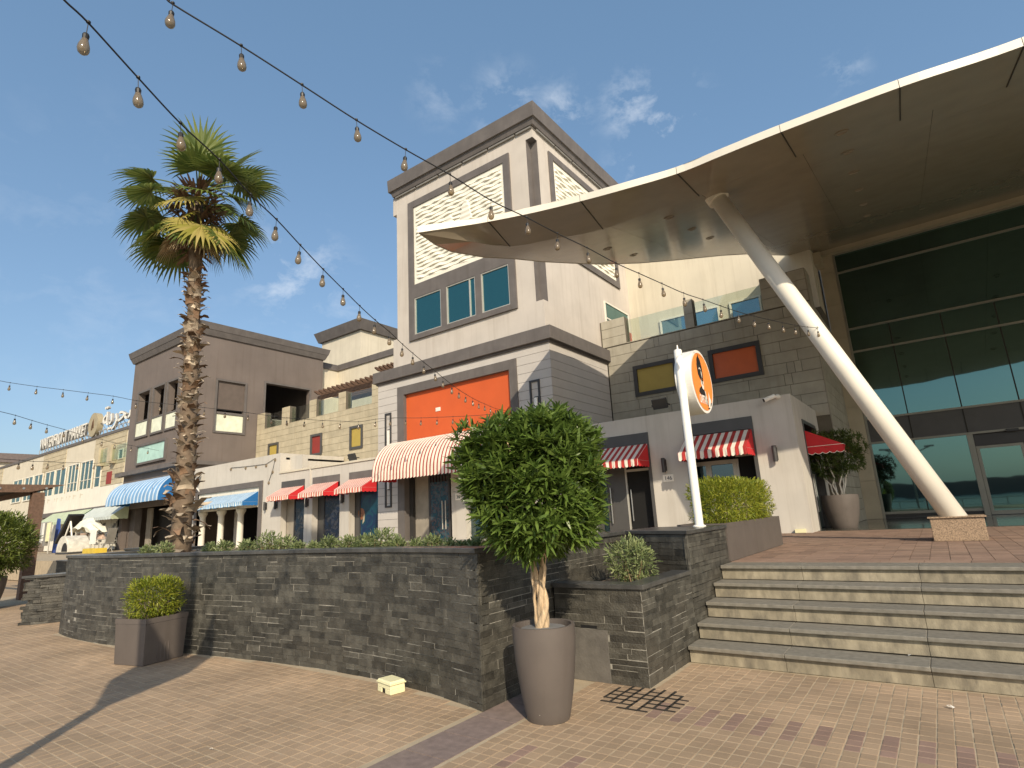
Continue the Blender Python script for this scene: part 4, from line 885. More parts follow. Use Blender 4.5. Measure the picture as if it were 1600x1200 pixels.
BX('red_panel', PY(167.5,750,YB).x, PY(175,750,YB).x, YB-.09, YB-.052, 6.2, 7.25, MT['red'], sb)
O('balcony_glass', B().box(PY(162,725,YB).x, XB1-.1, YB-.4, YB-.38, 8.1, 9.3), MT['gclear'], sb)
for px in (161.5, 179.5): x = PY(px,725,YB).x; BX('balcony_pier', x-.35, x+.35, YB-.55, YB-.06, 7.9, 9.45, MT['block'], sb)
window(sb, PY(186,720,YB).x, PY(193,720,YB).x, 8.1, 9.0, YB-.06, MT['gteal'], MT['white'], .08)
XS0 = PY(68,800,YP).x
BX('shop_front_wall', XS0, XB1-.02, YP, YP+.3, 3.85, 5.2, MT['white'], sb); BX('shop_roof', XS0, XB1-.02, YP+.3, YB, 4.9, 5.0, MT['roofw'], sb)
BX('lintel', XS0-.8, XB1-.02, YP-.03, YP+.28, 3.52, 3.85, MT['trim'], sb); BX('end_pier', XS0-2.4, XS0-.02, YP-.05, YP+.4, .85, 5.0, MT['darkb'], sb)
pw = .95; x = XS0
b = B()
while x < XB1-2: BX('shop_panel', x+.03, x+pw-.03, YP+.32, YP+.38, .9, 3.5, MT['white'], sb); x += pw
BX('shop_back', XS0, XB1-.1, YP+.4, YP+.5, .85, 3.5, MT['dark'], sb)
b = B()
for k in range(44):
    cx = rng.uniform(PY(140,830,YP).x, PY(184,830,YP).x); cz = rng.uniform(1.3, 2.7); w = rng.uniform(.08,.24)
    b.box(cx-w, cx+w, YP+.30, YP+.315, cz-.1, cz+rng.uniform(.02,.1))
O('printed_notices', b, MT['greyp'], sb, kind='stuff')
b = B()
for px, w in ((76,.3),(85.5,.12),(89.5,.2),(97,.25),(104,.1),(109,.2),(116,.3),(127,.3)):
    q_ = PY(px, 783-(px-76)*.17, YP); b.box(q_.x-w, q_.x-w*.3, YP-.006, YP-.001, q_.z-.16, q_.z+.16); b.box(q_.x-w*.3, q_.x+w, YP-.006, YP-.001, q_.z+.02, q_.z+.1)
O('ghost_letter_marks', b, MT['plaster2'], sb, kind='stuff')
awning('pale green awning over the market stalls at the far left', PY(61,807,YP-.9).x, PY(121,797,YP-.9).x, YP, 3.75, 1.0, 3.0, MT['greenc'], M('dark_green_side',(.03,.10,.05),.8), scal=.4)
awning('faded blue grey awning over the market stalls, right of the green one', PY(124,795,YP-.9).x, PY(178,787,YP-.9).x, YP, 3.75, 1.0, 3.0, MT['greyc'], MT['greenc'], scal=.4)
rs = T('rooftop_sign', 'rooftop lettering reading WATERFRONT MARKET with a gold disc and Arabic script', 'sign', (-66,YB,10.85))
zb = PY(62,704,YB+.3).z
xw0, xw1 = PY(61.7,700,YB+.3).x, PY(134.8,675,YB+.3).x
text_mesh('WATERFRONT MARKET', 1.75, .10, MT['lside'], rs, (xw0, YB+.42, 11.5), width=xw1-xw0, name='latin_letter_sides'); text_mesh('WATERFRONT MARKET', 1.75, .01, MT['letter'], rs, (xw0, YB+.30, 11.5), width=xw1-xw0, name='latin_lettering')
ar = '\uFE94\uFEF3\uFEAE\uFEA4\uFE92\uFEDF\uFE8D \uFE94\uFEEC\uFE9F\uFE8D\uFEEE\uFEDF\uFE8D'
xa0 = PY(159.5,660,YB+.3).x
text_mesh(ar, 2.5, .10, MT['lside'], rs, (xa0, YB+.42, 11.75), width=17.5, name='arabic_letter_sides'); text_mesh(ar, 2.5, .01, MT['letter'], rs, (xa0, YB+.30, 11.75), width=17.5, name='arabic_lettering')
q = PY(147,664,YB+.3); O('gold_disc', B().prism([(q.x+1.15*math.cos(t), YB+.2, q.z+1.15*math.sin(t)) for t in [2*math.pi*k/36 for k in range(36)]], (0,.5,0)), MT['gold'], rs)
b = B()
for k in range(7): b.tube([(q.x+(.5-.05*k)*math.cos(t)*.6, YB+.18, q.z+.15*math.sin(t*2)+(k-3)*.12) for t in np.linspace(0, math.pi, 9)], .02, 4)
O('disc_emblem', b, MT['wood'], rs)
b = B(); x = xw0
while x < xa0+18: b.tube([(x,YB+.35,10.85),(x,YB+.35,11.5)], .035, 4); b.tube([(x,YB+1.6,10.4),(x,YB+.45,12.2)], .03, 4); x += .9
b.box(xw0, xa0+18, YB+.42, YB+.48, 11.44, 11.5).box(xw0, xa0+18, YB+.42, YB+.48, 12.2, 12.25); O('support_frame', b, MT['lside'], rs)
fb = T('far_building', 'plain far building with a dark flat roof edge at the left frame edge', 'building', (-150,60,.85))
q0, q1 = PX(-120,702,-140), PX(64,711,-140)
BX('wall', -165, -140, q0.y, q1.y, .85, q1.z-1.7, MT['plaster2'], fb); BX('roof', -166, -139.4, q0.y-.5, q1.y+.5, q1.z-1.7, q1.z, MT['roofg'], fb)
# ================================================================== ENTRANCE HALL
eh = T('entrance_hall', 'tall dark reflective glass entrance front with automatic doors under the canopy', 'building', (5,24,.85))
YC = 24.0; XC0, XC1 = -1.66, 13
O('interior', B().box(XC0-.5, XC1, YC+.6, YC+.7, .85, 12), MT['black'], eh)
zs = [1.05, 3.48, 4.35, 6.87, 7.75, 10.02, 10.78]; xs = [XC0, -.36, 1.14, 2.6, 4.08, 5.56, 7.04, 8.52, 10, 11.5, 13]
for j in range(len(zs)-1):
    dk = j == 1
    xr = xs if j < 4 else [XC0, 13]
    for i in range(len(xr)-1):
        if j == 0 and i >= 2 and i < 5: continue
        O('spandrel_panel' if dk else 'pane', B().box(xr[i]+.012, xr[i+1]-.012, YC, YC+.02, zs[j]+.012, zs[j+1]-.012), MT['bandm'] if dk else MT['gcurt'], eh)
for z in zs: BX('mullion', XC0, XC1, YC-.06, YC+.03, z-.035, z+.035, MT['ealu'], eh) if z > 1.06 else BX('mullion', XC0, 1.14, YC-.06, YC+.03, z-.05, z+.035, MT['ealu'], eh)
BX('mullion', XC0-.02, XC0+.05, YC-.065, YC+.03, .86, 10.8, MT['ealu'], eh); BX('mullion', 1.08, 1.24, YC-.10, YC+.05, .86, 3.44, MT['ealu'], eh)
b = B()
for x in xs[1:]: b.box(x-.018, x+.018, YC-.012, YC+.025, 3.52 if x > .9 else 1.1, 7.7)
O('dark_joint', b, MT['seam'], eh)
for k in range(4): BX('louvre', XC0, 1.08, YC-.03-.02*(k%2), YC+.02, .87+.032*k, .89+.032*k, MT['bandm'], eh)
for a, c in ((1.26,2.45),(2.47,3.66),(3.7,4.9),(4.92,5.5)):
    dr = O('door_leaf', frame_rect(B(), a, c, .87, 3.05, .085, YC+.10, YC+.15, .12), MT['ealu'], eh); O('pane', B().box(a+.085, c-.085, YC+.12, YC+.13, .99, 2.965), MT['gcurt'], dr)
O('door_head', B().box(1.26, 5.52, YC+.08, YC+.2, 3.06, 3.44), MT['dalu'], eh); BX('door_sensor', 2.1, 2.4, YC-.12, YC-.02, 3.42, 3.5, MT['dalu'], eh)
z = .86
while z < 10.9:
    h = min(1.32, 11.0-z); BX('column_cladding', -2.17, XC0-.03, YC-.12, YC+.5, z+.004, z+h-.004, MT['clad'], eh); z += h
BX('soffit_beam', -2.35, XC1, YC-.28, YC+.0, 10.80, 10.98, MT['clad'], eh)
BX('column_head', -2.75, -2.0, 23.1, YC-.13, 10.3, 10.75, MT['clad'], eh)
# ================================================================== CANOPY
cn = T('entrance_canopy', 'huge swooping cream canopy with a pointed tip and pale edge over the entrance', 'canopy', (0,14,8))
def SP(px, py, z0=7.75, s=.235): d = ray(px, py); t = (z0-s*10-H)/(d.z-s*d.y); return CC+d*t
sz = lambda y: 7.75+.235*(y-10)
Fr = [PX(653,363,-8.4), PX(710,354.5,-7.75), PX(763,346,-7.1), PX(835,331.5,-6.1), PX(907,314,-5.03), PX(970,297,-4.0), PX(1058,271,-2.92), PY(1130,242,9.68), PY(1220,206,9.66), PY(1406,136,9.72), PY(1600,71,9.92), Vector((4.2,10.15,7.86)), Vector((9,11.2,8.1)), Vector((14,12.6,8.45))]
def _mix(p, f): d = p-CC; t_ = (7.75-.235*10-H)/(d.z-.235*d.y); return CC+d*(t_*(1-f)+1*f)
Fr = [_mix(p, (.5,.5,.48,.40,.30,.17,.06)[i]) if i < 7 else (SP(*((1130,242),(1220,206),(1406,136),(1600,71))[i-7]) if i < 11 else p) for i, p in enumerate(Fr)]
Kr = [Fr[0]+Vector((.02,.05,-.02)), SP(738,378), SP(797,385), SP(868,372.5), SP(942,358), SP(1021,330), SP(1092,306), None, None, None, None, None, None, None]
for i in range(7, 14): f_ = Fr[i]; Kr[i] = Vector((f_.x, f_.y+1.6, sz(f_.y+1.6)))
Lf = [Fr[0], _mix(PX(680,382,-8.1),.35), SP(705,393), SP(757,402), SP(800,404), SP(850,409), SP(900,411.5), SP(940,413), SP(1000,411), SP(1060,406), SP(1130,399), SP(1165,397), Vector((-3.02,22.3,sz(22.3))), Vector((-2.4,24.2,sz(24.2)))]
TH = .13
def crv(P, i, u):
    p0, p1, p2, p3 = P[max(i-1,0)], P[i], P[i+1], P[min(i+2,len(P)-1)]
    return .5*((2*p1)+(p2-p0)*u+(2*p0-5*p1+4*p2-p3)*u*u+(3*p1-p0-3*p2+p3)*u**3)
def inset_poly(p2, g):      # shrink convex polygon for a joint
    c = sum((Vector(p) for p in p2), Vector((0,0)))/len(p2); return [Vector(p)+(c-Vector(p)).normalized()*g for p in p2]
def clip(poly, axis, lim, keep_less):
    out = []
    for i in range(len(poly)):
        a, c = poly[i], poly[(i+1) % len(poly)]; ia = (a[axis] <= lim) == keep_less; ic = (c[axis] <= lim) == keep_less
        if ia: out.append(a)
        if ia != ic and abs(c[axis]-a[axis]) > 1e-9: t = (lim-a[axis])/(c[axis]-a[axis]); out.append(tuple(a[k]+(c[k]-a[k])*t for k in range(2)))
    return out
def soffit_panel(pts, nm='soffit_panel'):       # pts 3-D, underside; thin tray
    up = Vector((0,0,.02)); c = sum(pts, Vector((0,0,0)))/len(pts)
    pts = [p+(c-p).normalized()*.004 for p in pts]
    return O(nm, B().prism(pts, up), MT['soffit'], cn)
Ks = [crv(Kr, i, k/5) for i in range(2, len(Kr)-1) for k in range(5)]+[Kr[-1]]
main = [(p.x,p.y) for p in Ks][::-1]           # right to left along the crease
main = main + [(p.x,p.y) for p in Lf[3:]] + [(14,24.2)]
bx_ = [-9,-7.1,-5.02,-2.93,-.93,1.1,3.1,5.2,7.3,9.4,11.5,14.01]; by_ = [9,12.2,14.6,17.0,19.4,21.8,24.3]
for i in range(len(bx_)-1):
    for j in range(len(by_)-1):
        q_ = clip(clip(clip(clip(main, 0, bx_[i+1], True), 0, bx_[i], False), 1, by_[j+1], True), 1, by_[j], False)
        r_ = []
        for p in q_:
            if not r_ or (Vector(p)-Vector(r_[-1])).length > 1e-3: r_.append(p)
        if len(r_) > 2 and (Vector(r_[0])-Vector(r_[-1])).length < 1e-3: r_.pop()
        if len(r_) < 3: continue
        ar_ = abs(sum(r_[k][0]*r_[(k+1) % len(r_)][1]-r_[(k+1) % len(r_)][0]*r_[k][1] for k in range(len(r_))))/2
        if ar_ < .02: continue
        soffit_panel([Vector((p[0],p[1],sz(p[1]))) for p in r_])
cutx = [0,2,4,6,8,9,10,11,12,13]
for a, c in zip(cutx[:-1], cutx[1:]):
    fs_ = [crv(Fr, i, k/6) for i in range(a, c) for k in range(6)]+[Fr[c]]; ks_ = [crv(Kr, i, k/6) for i in range(a, c) for k in range(6)]+[Kr[c]]
    vs = []
    for f_, k_ in zip(fs_, ks_):
        for j in range(5): vs.append(f_.lerp(k_, j/4))
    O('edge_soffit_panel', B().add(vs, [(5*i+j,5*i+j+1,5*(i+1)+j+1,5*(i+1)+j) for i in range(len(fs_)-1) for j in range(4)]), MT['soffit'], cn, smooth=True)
tipf = [Kr[0], Kr[1], Kr[2], Lf[3], Lf[2], Lf[1]]
b = B()
for t3 in ((0,1,5),(1,4,5),(1,2,4),(2,3,4)): b.prism([tipf[k] for k in t3], (0,0,.018))
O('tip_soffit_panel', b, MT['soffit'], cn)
# seams drawn as real joint strips, dark backing, fascia and roof skin
b = B()
for i in (2, 4, 6, 8, 9, 10): b.tube([Fr[i]+Vector((0,0,-.004)), Kr[i]+Vector((0,0,-.004))], .012, 4)
O('joint_strip', b, MT['seam'], cn)
bnd = Fr[::-1]+Lf[1:]
back = [Vector((14,24.2,sz(24.2)))]
ring = bnd+back
O('joint_backing', B().poly([p+Vector((0,0,.035)) for p in Kr[2:][::-1]+Lf[3:]+back]), MT['seam'], cn)
O('roof_skin', B().poly([p+Vector((0,0,TH)) for p in ring]), MT['canopyw'], cn)
def fascia(pts, nm):
    b = B(); vs = []
    for p in pts: vs += [p+Vector((0,0,-.012)), p+Vector((0,0,TH))]
    b.add(vs, [(2*i,2*i+1,2*i+3,2*i+2) for i in range(len(pts)-1)]); return O(nm, b, MT['canopyw'], cn)
for a, c in zip(cutx[:-1], cutx[1:]):
    n_ = 6; pts = []
    for i in range(a, c):
        for k in range(n_): pts.append(crv(Fr, i, k/n_))
    pts.append(Fr[c]); d = (pts[-1]-pts[-2]).normalized(); pts[-1] = pts[-1]-d*.008
    fascia([p+Vector((0,-.012,0)) for p in pts], 'edge_fascia')
fascia([p+Vector((-.008,0,0)) for p in Lf], 'side_fascia')
dlb = B().lathe([(.115,0),(.115,-.014),(.085,-.014),(.075,.03)], (0,0,0), 20); dlm = dlb.mesh('downlight'); dlm.materials.append(MT['soffit'])
dlc = B().lathe([(.078,.004),(.0,.004)], (0,0,0), 20).mesh('downlight_lens'); dlc.materials.append(MT['dark'])
for x, y in [(-3.95,y) for y in (12.15,13.9,15.55)]+[(-5.97,13.0),(-5.9,14.6)]+[(-.25,y) for y in (10.75,12.05,13.7,15.5,17.4,19.2)]+[(3.4,y) for y in (12.5,14.2,15.9,17.6,19.3)]:
    o = INST(dlm, 'downlight', cn, (x,y,sz(y)-.004), (math.atan(.235),0,0)); o2 = INST(dlc, 'downlight_lens', o, (0,0,0)); o2.location = (0,0,0)
# leaning column
cl = T('leaning_column', 'thick white leaning column on a speckled granite block holding up the canopy', 'column', (.17,12,.85))
YK = 11.95; P0 = PY(1494,812,YK); P1 = PY(1133,326,YK-.05); P1 = P1+(P1-P0)*.0
dcol = (P1-P0).normalized(); P1b = P1+dcol*((sz(YK)-P1.z)/dcol.z+.1)
O('shaft', B().tube([P0-dcol*.25, P1b], .175, 40), MT['colw'], cl, smooth=True)
Pc = P1+dcol*((sz(YK)-P1.z)/dcol.z-.05); O('collar', B().tube([Pc-dcol*.06, Pc+dcol*.12], .23, 32), MT['canopyw'], cl)
O('granite_block', B().prism([(-.19,11.72,.852),(.51,11.72,.852),(.51,12.35,.852),(-.19,12.35,.852)], (0,0,.36)), MT['granite'], cl, bevel=.008)
O('granite_cap', B().box(-.22,.54,11.69,12.38,1.213,1.235), MT['granite'], cl, bevel=.004)
O('joint_cord', B().tube([PY(1262,497,11.78), PY(1279,512,11.76), PY(1272,520,11.76)], .006, 4), MT['wire'], cl)
# ================================================================== STRING LIGHTS
b = B().lathe([(.0,-.285),(.018,-.284),(.036,-.268),(.043,-.242),(.040,-.210),(.028,-.170),(.020,-.145),(.0195,-.140)], (0,0,0), 12); bulb_me = b.mesh('bulb'); bulb_me.materials.append(MT['bulb']); bulb_me.polygons.foreach_set('use_smooth', [True]*len(bulb_me.polygons))
b = B().lathe([(.0,-.125),(.022,-.148),(.025,-.115),(.019,-.100),(.0035,-.096),(.003,0),(.016,0),(.016,.016),(.0,.016)], (0,0,0), 10); sock_me = b.mesh('socket'); sock_me.materials.append(MT['socket'])
fil = B().tube([(0,0,-.15),(.010,0,-.20),(-.010,0,-.24),(0,0,-.16)], .004, 4).mesh('filament'); fil.materials.append(MT['wire'])
def light_string(label, A, Z, img, bulbs, sc=1., start=None, loc=None):
    """A, Z plan ends; img = image points of the cable (on the vertical plane A-Z); bulbs = image points where bulbs hang"""
    A = Vector(A); Z = Vector(Z); d = Z-A; n = Vector((d.y, -d.x))
    def onp(px, py):
        r = ray(px, py); t = (A.x*n.x+A.y*n.y)/(r.x*n.x+r.y*n.y); return CC+r*t
    pts = [onp(*p) for p in img]
    if start: pts = [Vector(start)]+pts
    t = T('light_string', label, 'string lights', pts[len(pts)//2], 'festoon light strings')
    # smooth the cable
    sm = []
    for i in range(len(pts)-1):
        p0, p1, p2, p3 = pts[max(i-1,0)], pts[i], pts[i+1], pts[min(i+2,len(pts)-1)]
        for k in range(5):
            u = k/5; sm.append(.5*((2*p1)+(p2-p0)*u+(2*p0-5*p1+4*p2-p3)*u*u+(3*p1-p0-3*p2+p3)*u**3))
    sm.append(pts[-1]); O('cable', B().tube(sm, .0085*sc, 5), MT['wire'], t)
    for p in bulbs:
        q = onp(*p) if len(p) == 2 else Vector(p)
        rz = random.uniform(0,6.28); tl = random.uniform(-.09,.09)
        s = INST(sock_me, 'socket', t, q, (tl, random.uniform(-.09,.09), rz), (sc,sc,sc)); bb_ = INST(bulb_me, 'bulb', s, (0,0,0)); bb_.location = (0,0,0); ff = INST(fil, 'filament', s, (0,0,0)); ff.location = (0,0,0)
    return t
colend = PY(1279,512,11.76)
SB = [(265,0),(272,8),(377,72),(472,133),(557,188),(634,234),(703,273),(767,313),(823,340),(871,365),(917,387),(962,411),(998,427),(1034,443),(1068,458),(1098,468),(1126,478),(1153,487),(1178,494),(1200,499),(1222,504),(1242,508),(1262,511),(1279,512)]
light_string('festoon string running from the top left corner across the tower to the leaning column', (-2.35,4.75), (colend.x-.02,colend.y), SB, [(270,6)]+SB[2:-1]+[(1277,513)], .60)
SA = [(60,-45),(100,0),(138,36),(216,122),(282,193),(343,250),(391,304),(432,343),(469,383),(505,421),(536,452),(562,478),(586,500),(608,518),(629,538),(645,552),(662,566),(679,579),(692,590),(706,601),(717,609),(728,616),(738,622),(748,627),(757,631),(766,635),(774,638),(782,640),(794,643)]
e_ = PY(794,643,YT-.06)
light_string('festoon string running from the top left past the palm crown down to the orange panel', (-4.5,3.3), (e_.x,e_.y), SA, SA[2:-1], .64)
SC3 = [(-30,590),(0,595),(16,598),(58,604),(99,609),(138,614),(177,619),(213,626),(250,630),(320,637),(352,641),(388,645),(424,650),(448,653),(476,655),(504,657),(532,658),(560,659),(587,655),(610,653),(634,653),(658,653),(683,652),(708,651),(730,650),(760,648),(794,644)]
light_string('long low festoon string crossing from the left edge to the orange panel', (-22,5.5), (e_.x+.02,e_.y-.03), SC3, SC3[2:-1], .9)
SD = [(-20,638),(0,643),(24,649),(50,657),(74,664),(100,671),(130,680),(160,687),(180,692),(205,696),(232,701),(248,704)]
light_string('sagging festoon string from the left edge to the dark corner building', (-25,6), (PY(250,704,YD0-.1).x, YD0-.15), SD, SD[2:-1], 1.1)
SE = [(-15,716),(0,717),(30,719),(52,721),(76,721),(99,723),(122,723),(148,724),(172,721),(192,716)]
light_string('faint festoon string in front of the teal windows of the market hall', (-30,8.5), (PY(195,716,YD0-.4).x, YD0-.45), SE, SE[2:-1], 1.1)
# ================================================================== SIGN POLE
sp = T('sign_post', 'white pole carrying a round orange drum sign with a black figure in a hat', 'sign', (-2.63,7.74,1.342))
O('pole', B().lathe([(.056,0),(.056,2.44),(.045,2.455),(.0,2.46)], (-2.63,7.74,1.342), 24), MT['polew'], sp, smooth=True)
O('pole_foot', B().lathe([(.0,0),(.085,0),(.085,.012),(.06,.025)], (-2.63,7.74,1.343), 24), MT['polew'], sp); O('finial', B().lathe([(.014,2.455),(.009,2.52),(.0,2.53)], (-2.63,7.74,1.342), 10), MT['polew'], sp)
DY, DZ, DR, DXX = 8.19, 3.375, .470, -2.475
b = B(); seg = 64
b.prism([(DXX-.24, DY+DR*math.cos(2*math.pi*k/seg), DZ+DR*math.sin(2*math.pi*k/seg)) for k in range(seg)], (.235,0,0)); O('drum', b, MT['polew'], sp, bevel=.006)
O('drum_face', B().poly([(DXX+.0, DY+DR*.91*math.cos(2*math.pi*k/seg), DZ+DR*.91*math.sin(2*math.pi*k/seg)) for k in range(seg)]), MT['disco'], sp)
# figure printed on the face; u to the right (as read) = +y, v up, radius 1
def print_poly(nm, uv, mat, lift): return O(nm, B().poly([(DXX+lift, DY+DR*.91*u, DZ+DR*.91*v) for u, v in uv]), mat, sp)
hat = [(-.40,.20),(-.44,.50),(-.36,.74),(-.25,.86),(-.20,.92),(-.13,.84),(-.02,.76),(.08,.52),(.10,.30),(.08,.06),(.02,-.02),(-.02,.08),(-.06,.12),(-.10,.02),(-.16,-.03),(-.22,.04),(-.30,.10)]
print_poly('printed_hat', hat, MT['ink'], .003)
print_poly('printed_beard', [(-.20,.06),(-.12,-.02),(-.04,.04),(.03,-.02),(.08,.05),(.08,-.12),(.04,-.25),(-.02,-.30),(-.12,-.24),(-.20,-.10)], MT['whitep'], .0034)
print_poly('printed_eye', [(-.13,.02),(-.06,.07),(-.03,.02),(-.03,-.08),(-.07,-.14),(-.11,-.08)], MT['ink'], .0044)
print_poly('printed_mouth', [(-.02,-.10),(.03,-.07),(.05,-.13),(-.01,-.16)], MT['disco'], .0046)
print_poly('printed_brow', [(-.27,.42),(-.18,.47),(-.08,.42),(-.06,.38),(-.16,.43),(-.26,.38)], MT['whitep'], .0042)
print_poly('printed_nose', [(-.08,.38),(-.02,.30),(.0,.12),(-.05,.16),(-.09,.28)], MT['whitep'], .004)
print_poly('printed_bust', [(-.12,-.27),(.05,-.28),(.20,-.42),(.30,-.60),(.30,-.86),(.12,-.70),(-.10,-.60),(-.34,-.50),(-.50,-.42),(-.42,-.30),(-.30,-.24),(-.18,-.18)], MT['ink'], .0032)
print_poly('printed_lapel', [(.06,-.30),(.13,-.42),(.10,-.60),(.17,-.64),(.20,-.48),(.16,-.34)], MT['whitep'], .004)
print_poly('printed_dome', [(.32,-.78),(.40,-.56),(.48,-.30),(.56,-.50),(.66,-.58),(.62,-.70),(.50,-.86),(.36,-.92)], MT['whitep'], .0036)
print_poly('printed_rock', [(.50,-.80),(.62,-.66),(.70,-.66),(.66,-.74),(.56,-.81)], MT['ink'], .0038)
text_mesh('CAPITAN', .17, .0004, MT['whitep'], sp, (DXX+.005, DY-.235, DZ-.335), math.pi/2, math.pi/2, 'name_lettering', width=.33, bold=.004)
print_poly('printed_band', [(.22,-.90),(.44,-.86),(.44,-.895),(.24,-.935)], MT['ink'], .0039)
# ================================================================== POTS
def tall_pot(c, r0, r1, h, nm, lab, z0=0):
    t = T(nm, lab, 'pot', (c[0], c[1], z0))
    prof = [(0,.0),(r0*.97,0),(r0,.012)]+[(r0+(r1-r0)*math.sin(math.pi/2*k/10)**.9, .012+(h-.012)*k/10) for k in range(1,11)]+[(r1-.028,h),(r1-.032,h-.07),(0,h-.07)]
    O('shell', B().lathe(prof, (c[0],c[1],z0), 48), MT['pot'], t, smooth=True)
    O('soil', B().poly([(c[0]+(r1-.03)*math.cos(2*math.pi*k/32), c[1]+(r1-.03)*math.sin(2*math.pi*k/32), z0+h-.068) for k in range(32)]), MT['soil'], t)
    o = t.children[0]; 
    m = o.modifiers.new('es', 'EDGE_SPLIT'); m.split_angle = math.radians(50); return t
PC = (-2.855, 4.225)
tp1 = tall_pot(PC, .175, .262, .715, 'tapered_pot', 'tall tapered taupe pot in the foreground holding the tree with a twisted trunk')
q = PZ(846,1122,.07); O('drain_dot', B().lathe([(0,0),(.008,0),(.008,.006),(0,.006)], (PC[0]+.04,PC[1]-.178,.075), 8), MT['whitep'], tp1)
O('pebble_bag', B().lathe([(0,.69),(.19,.685),(.2,.672)], (PC[0],PC[1],0), 20), M('pale_liner', (.20,.20,.20), .7), tp1)
def quad_leaf(L, W, curl=.2, segs=2):
    vs = []; f = []
    for i in range(segs+1):
        t = i/segs; w = W*math.sin(math.pi*(.12+.80*t))**.8*.5; z = -curl*L*t*t
        vs += [(-w, L*t, z+w*.35), (w, L*t, z+w*.35)]
    vs.append((0, L*1.08, -curl*L*1.15))
    f = [(2*i,2*i+1,2*i+3,2*i+2) for i in range(segs)]+[(2*segs,2*segs+1,2*segs+2)]
    return np.array(vs), f
def scatter_leaves(pos, dirs, L, W, rng, curl=.2, segs=2, lj=.3):
    """numpy leaf cloud: each leaf at pos along dirs with random roll"""
    lv, lf = quad_leaf(1, W/L, curl, segs); nv = len(lv); V = []; Fs = []
    for i, (p, d) in enumerate(zip(pos, dirs)):
        d = d/np.linalg.norm(d); up = np.array([0,0,1.])+.5*rng.normal(size=3); x = np.cross(d, up); x /= (np.linalg.norm(x)+1e-9); z = np.cross(x, d)
        s = L*(1+lj*rng.uniform(-1,1)); V.append(p+s*(lv[:,:1]*x+lv[:,1:2]*d+lv[:,2:3]*z)); n = i*nv; Fs += [tuple(a+n for a in ff) for ff in lf]
    b = B(); b.v = [tuple(v) for v in np.concatenate(V)]; b.f = Fs; b.m = [0]*len(Fs); return b
nr = np.random.default_rng(4)
def whorls(sites, outs, n, L, W, rng, spread=.75, up=.45, curl=.22, segs=2):
    P, Dd = [], []
    for s, o in zip(sites, outs):
        ax = o/np.linalg.norm(o)*.6+np.array([0,0,up]); ax /= np.linalg.norm(ax); e1 = np.cross(ax, [0.3,.9,.1]); e1 /= np.linalg.norm(e1); e2 = np.cross(ax, e1); ph = rng.uniform(0,6.28)
        for k in range(n):
            a = ph+k*2.4; tilt = spread*(.5+.8*k/n); d = ax*math.cos(tilt)+(e1*math.cos(a)+e2*math.sin(a))*math.sin(tilt)
            P.append(s-ax*.05*k/n*L*6); Dd.append(d+.12*rng.normal(size=3))
    return scatter_leaves(P, Dd, L, W, rng, curl, segs)
# --- foreground tree: clipped, roughly box-round crown on a twisted trunk
tc = np.array([PC[0]-.0, PC[1]+.02, 1.885])
ft = T('potted_tree', 'dense clipped green tree with twisted pale trunk in the tall foreground pot', 'tree', (PC[0],PC[1],.68))
sites, outs = [], []
while len(sites) < 1500:
    v = nr.uniform(-1,1,3); sh_ = (abs(v[0])**3.6+abs(v[1])**3.6+abs(v[2])**3.6)**(1/3.6)
    if sh_ > 1: continue
    if sh_ < .70 and nr.uniform() > .12: continue
    lump = .06*math.sin(v[0]*7+v[2]*5)+.05*math.sin(v[2]*9+v[1]*6)
    k = np.array([.515,.51,.60])*(1+lump)
    if v[2] < -.55: k[:2] *= (1-.16*(-.55-v[2])/.45)
    p = v*k; sites.append(tc+p+np.array([0,0,.0])); outs.append(v)
for _ in range(40):      # stray shoots at the upper left
    sites.append(tc+np.array([-.50,-.34,.30])+nr.normal(size=3)*np.array([.07,.06,.09])); outs.append(np.array([-1,-.6,.5]))
ob = whorls(sites, outs, 10, .105, .024, nr, 1.0, .55, .18, 2)
O('crown', ob, LF['tree'], ft, smooth=False)
b = B()
def wob(pts, r, seg=8, tw=0): return b.tube(pts, r, seg)
for k in range(3):
    pts = []; 
    for i in range(14):
        t = i/13; a = k*2.1+t*4.2; rr = .028*(1-.2*t); pts.append((PC[0]-.02+rr*math.cos(a)+.03*math.sin(t*3), PC[1]+rr*math.sin(a), .66+t*.40))
    b.tube(pts, [.036-.012*i/13 for i in range(14)], 8)
def limb(p0, p1, r0, r1, bend=.04, n=6):
    p0, p1 = Vector(p0), Vector(p1); pts = [p0.lerp(p1, i/n)+Vector((random.uniform(-1,1),random.uniform(-1,1),0))*bend*math.sin(math.pi*i/n) for i in range(n+1)]
    b.tube(pts, [r0+(r1-r0)*i/n for i in range(n+1)], 7)
limb((PC[0]-.03,PC[1],1.0), (PC[0]-.10,PC[1]+.02,1.5), .034, .02, .02); limb((PC[0]+.0,PC[1]+.01,.98), (PC[0]+.03,PC[1]+.05,1.55), .03, .018, .02); limb((PC[0]+.01,PC[1]-.01,.9), (PC[0]+.09,PC[1]+.0,1.42), .02, .014, .025); limb((PC[0]-.05,PC[1]-.02,.68), (PC[0]-.06,PC[1]-.03,1.15), .017, .012, .015)
for k in range(14):
    a = random.uniform(0,6.28); limb((PC[0]+random.uniform(-.08,.06),PC[1],1.45), (PC[0]+.42*math.cos(a), PC[1]+.42*math.sin(a), random.uniform(1.6,2.3)), .013, .005, .05)
O('trunk', b, MT['bark'], ft, smooth=True)
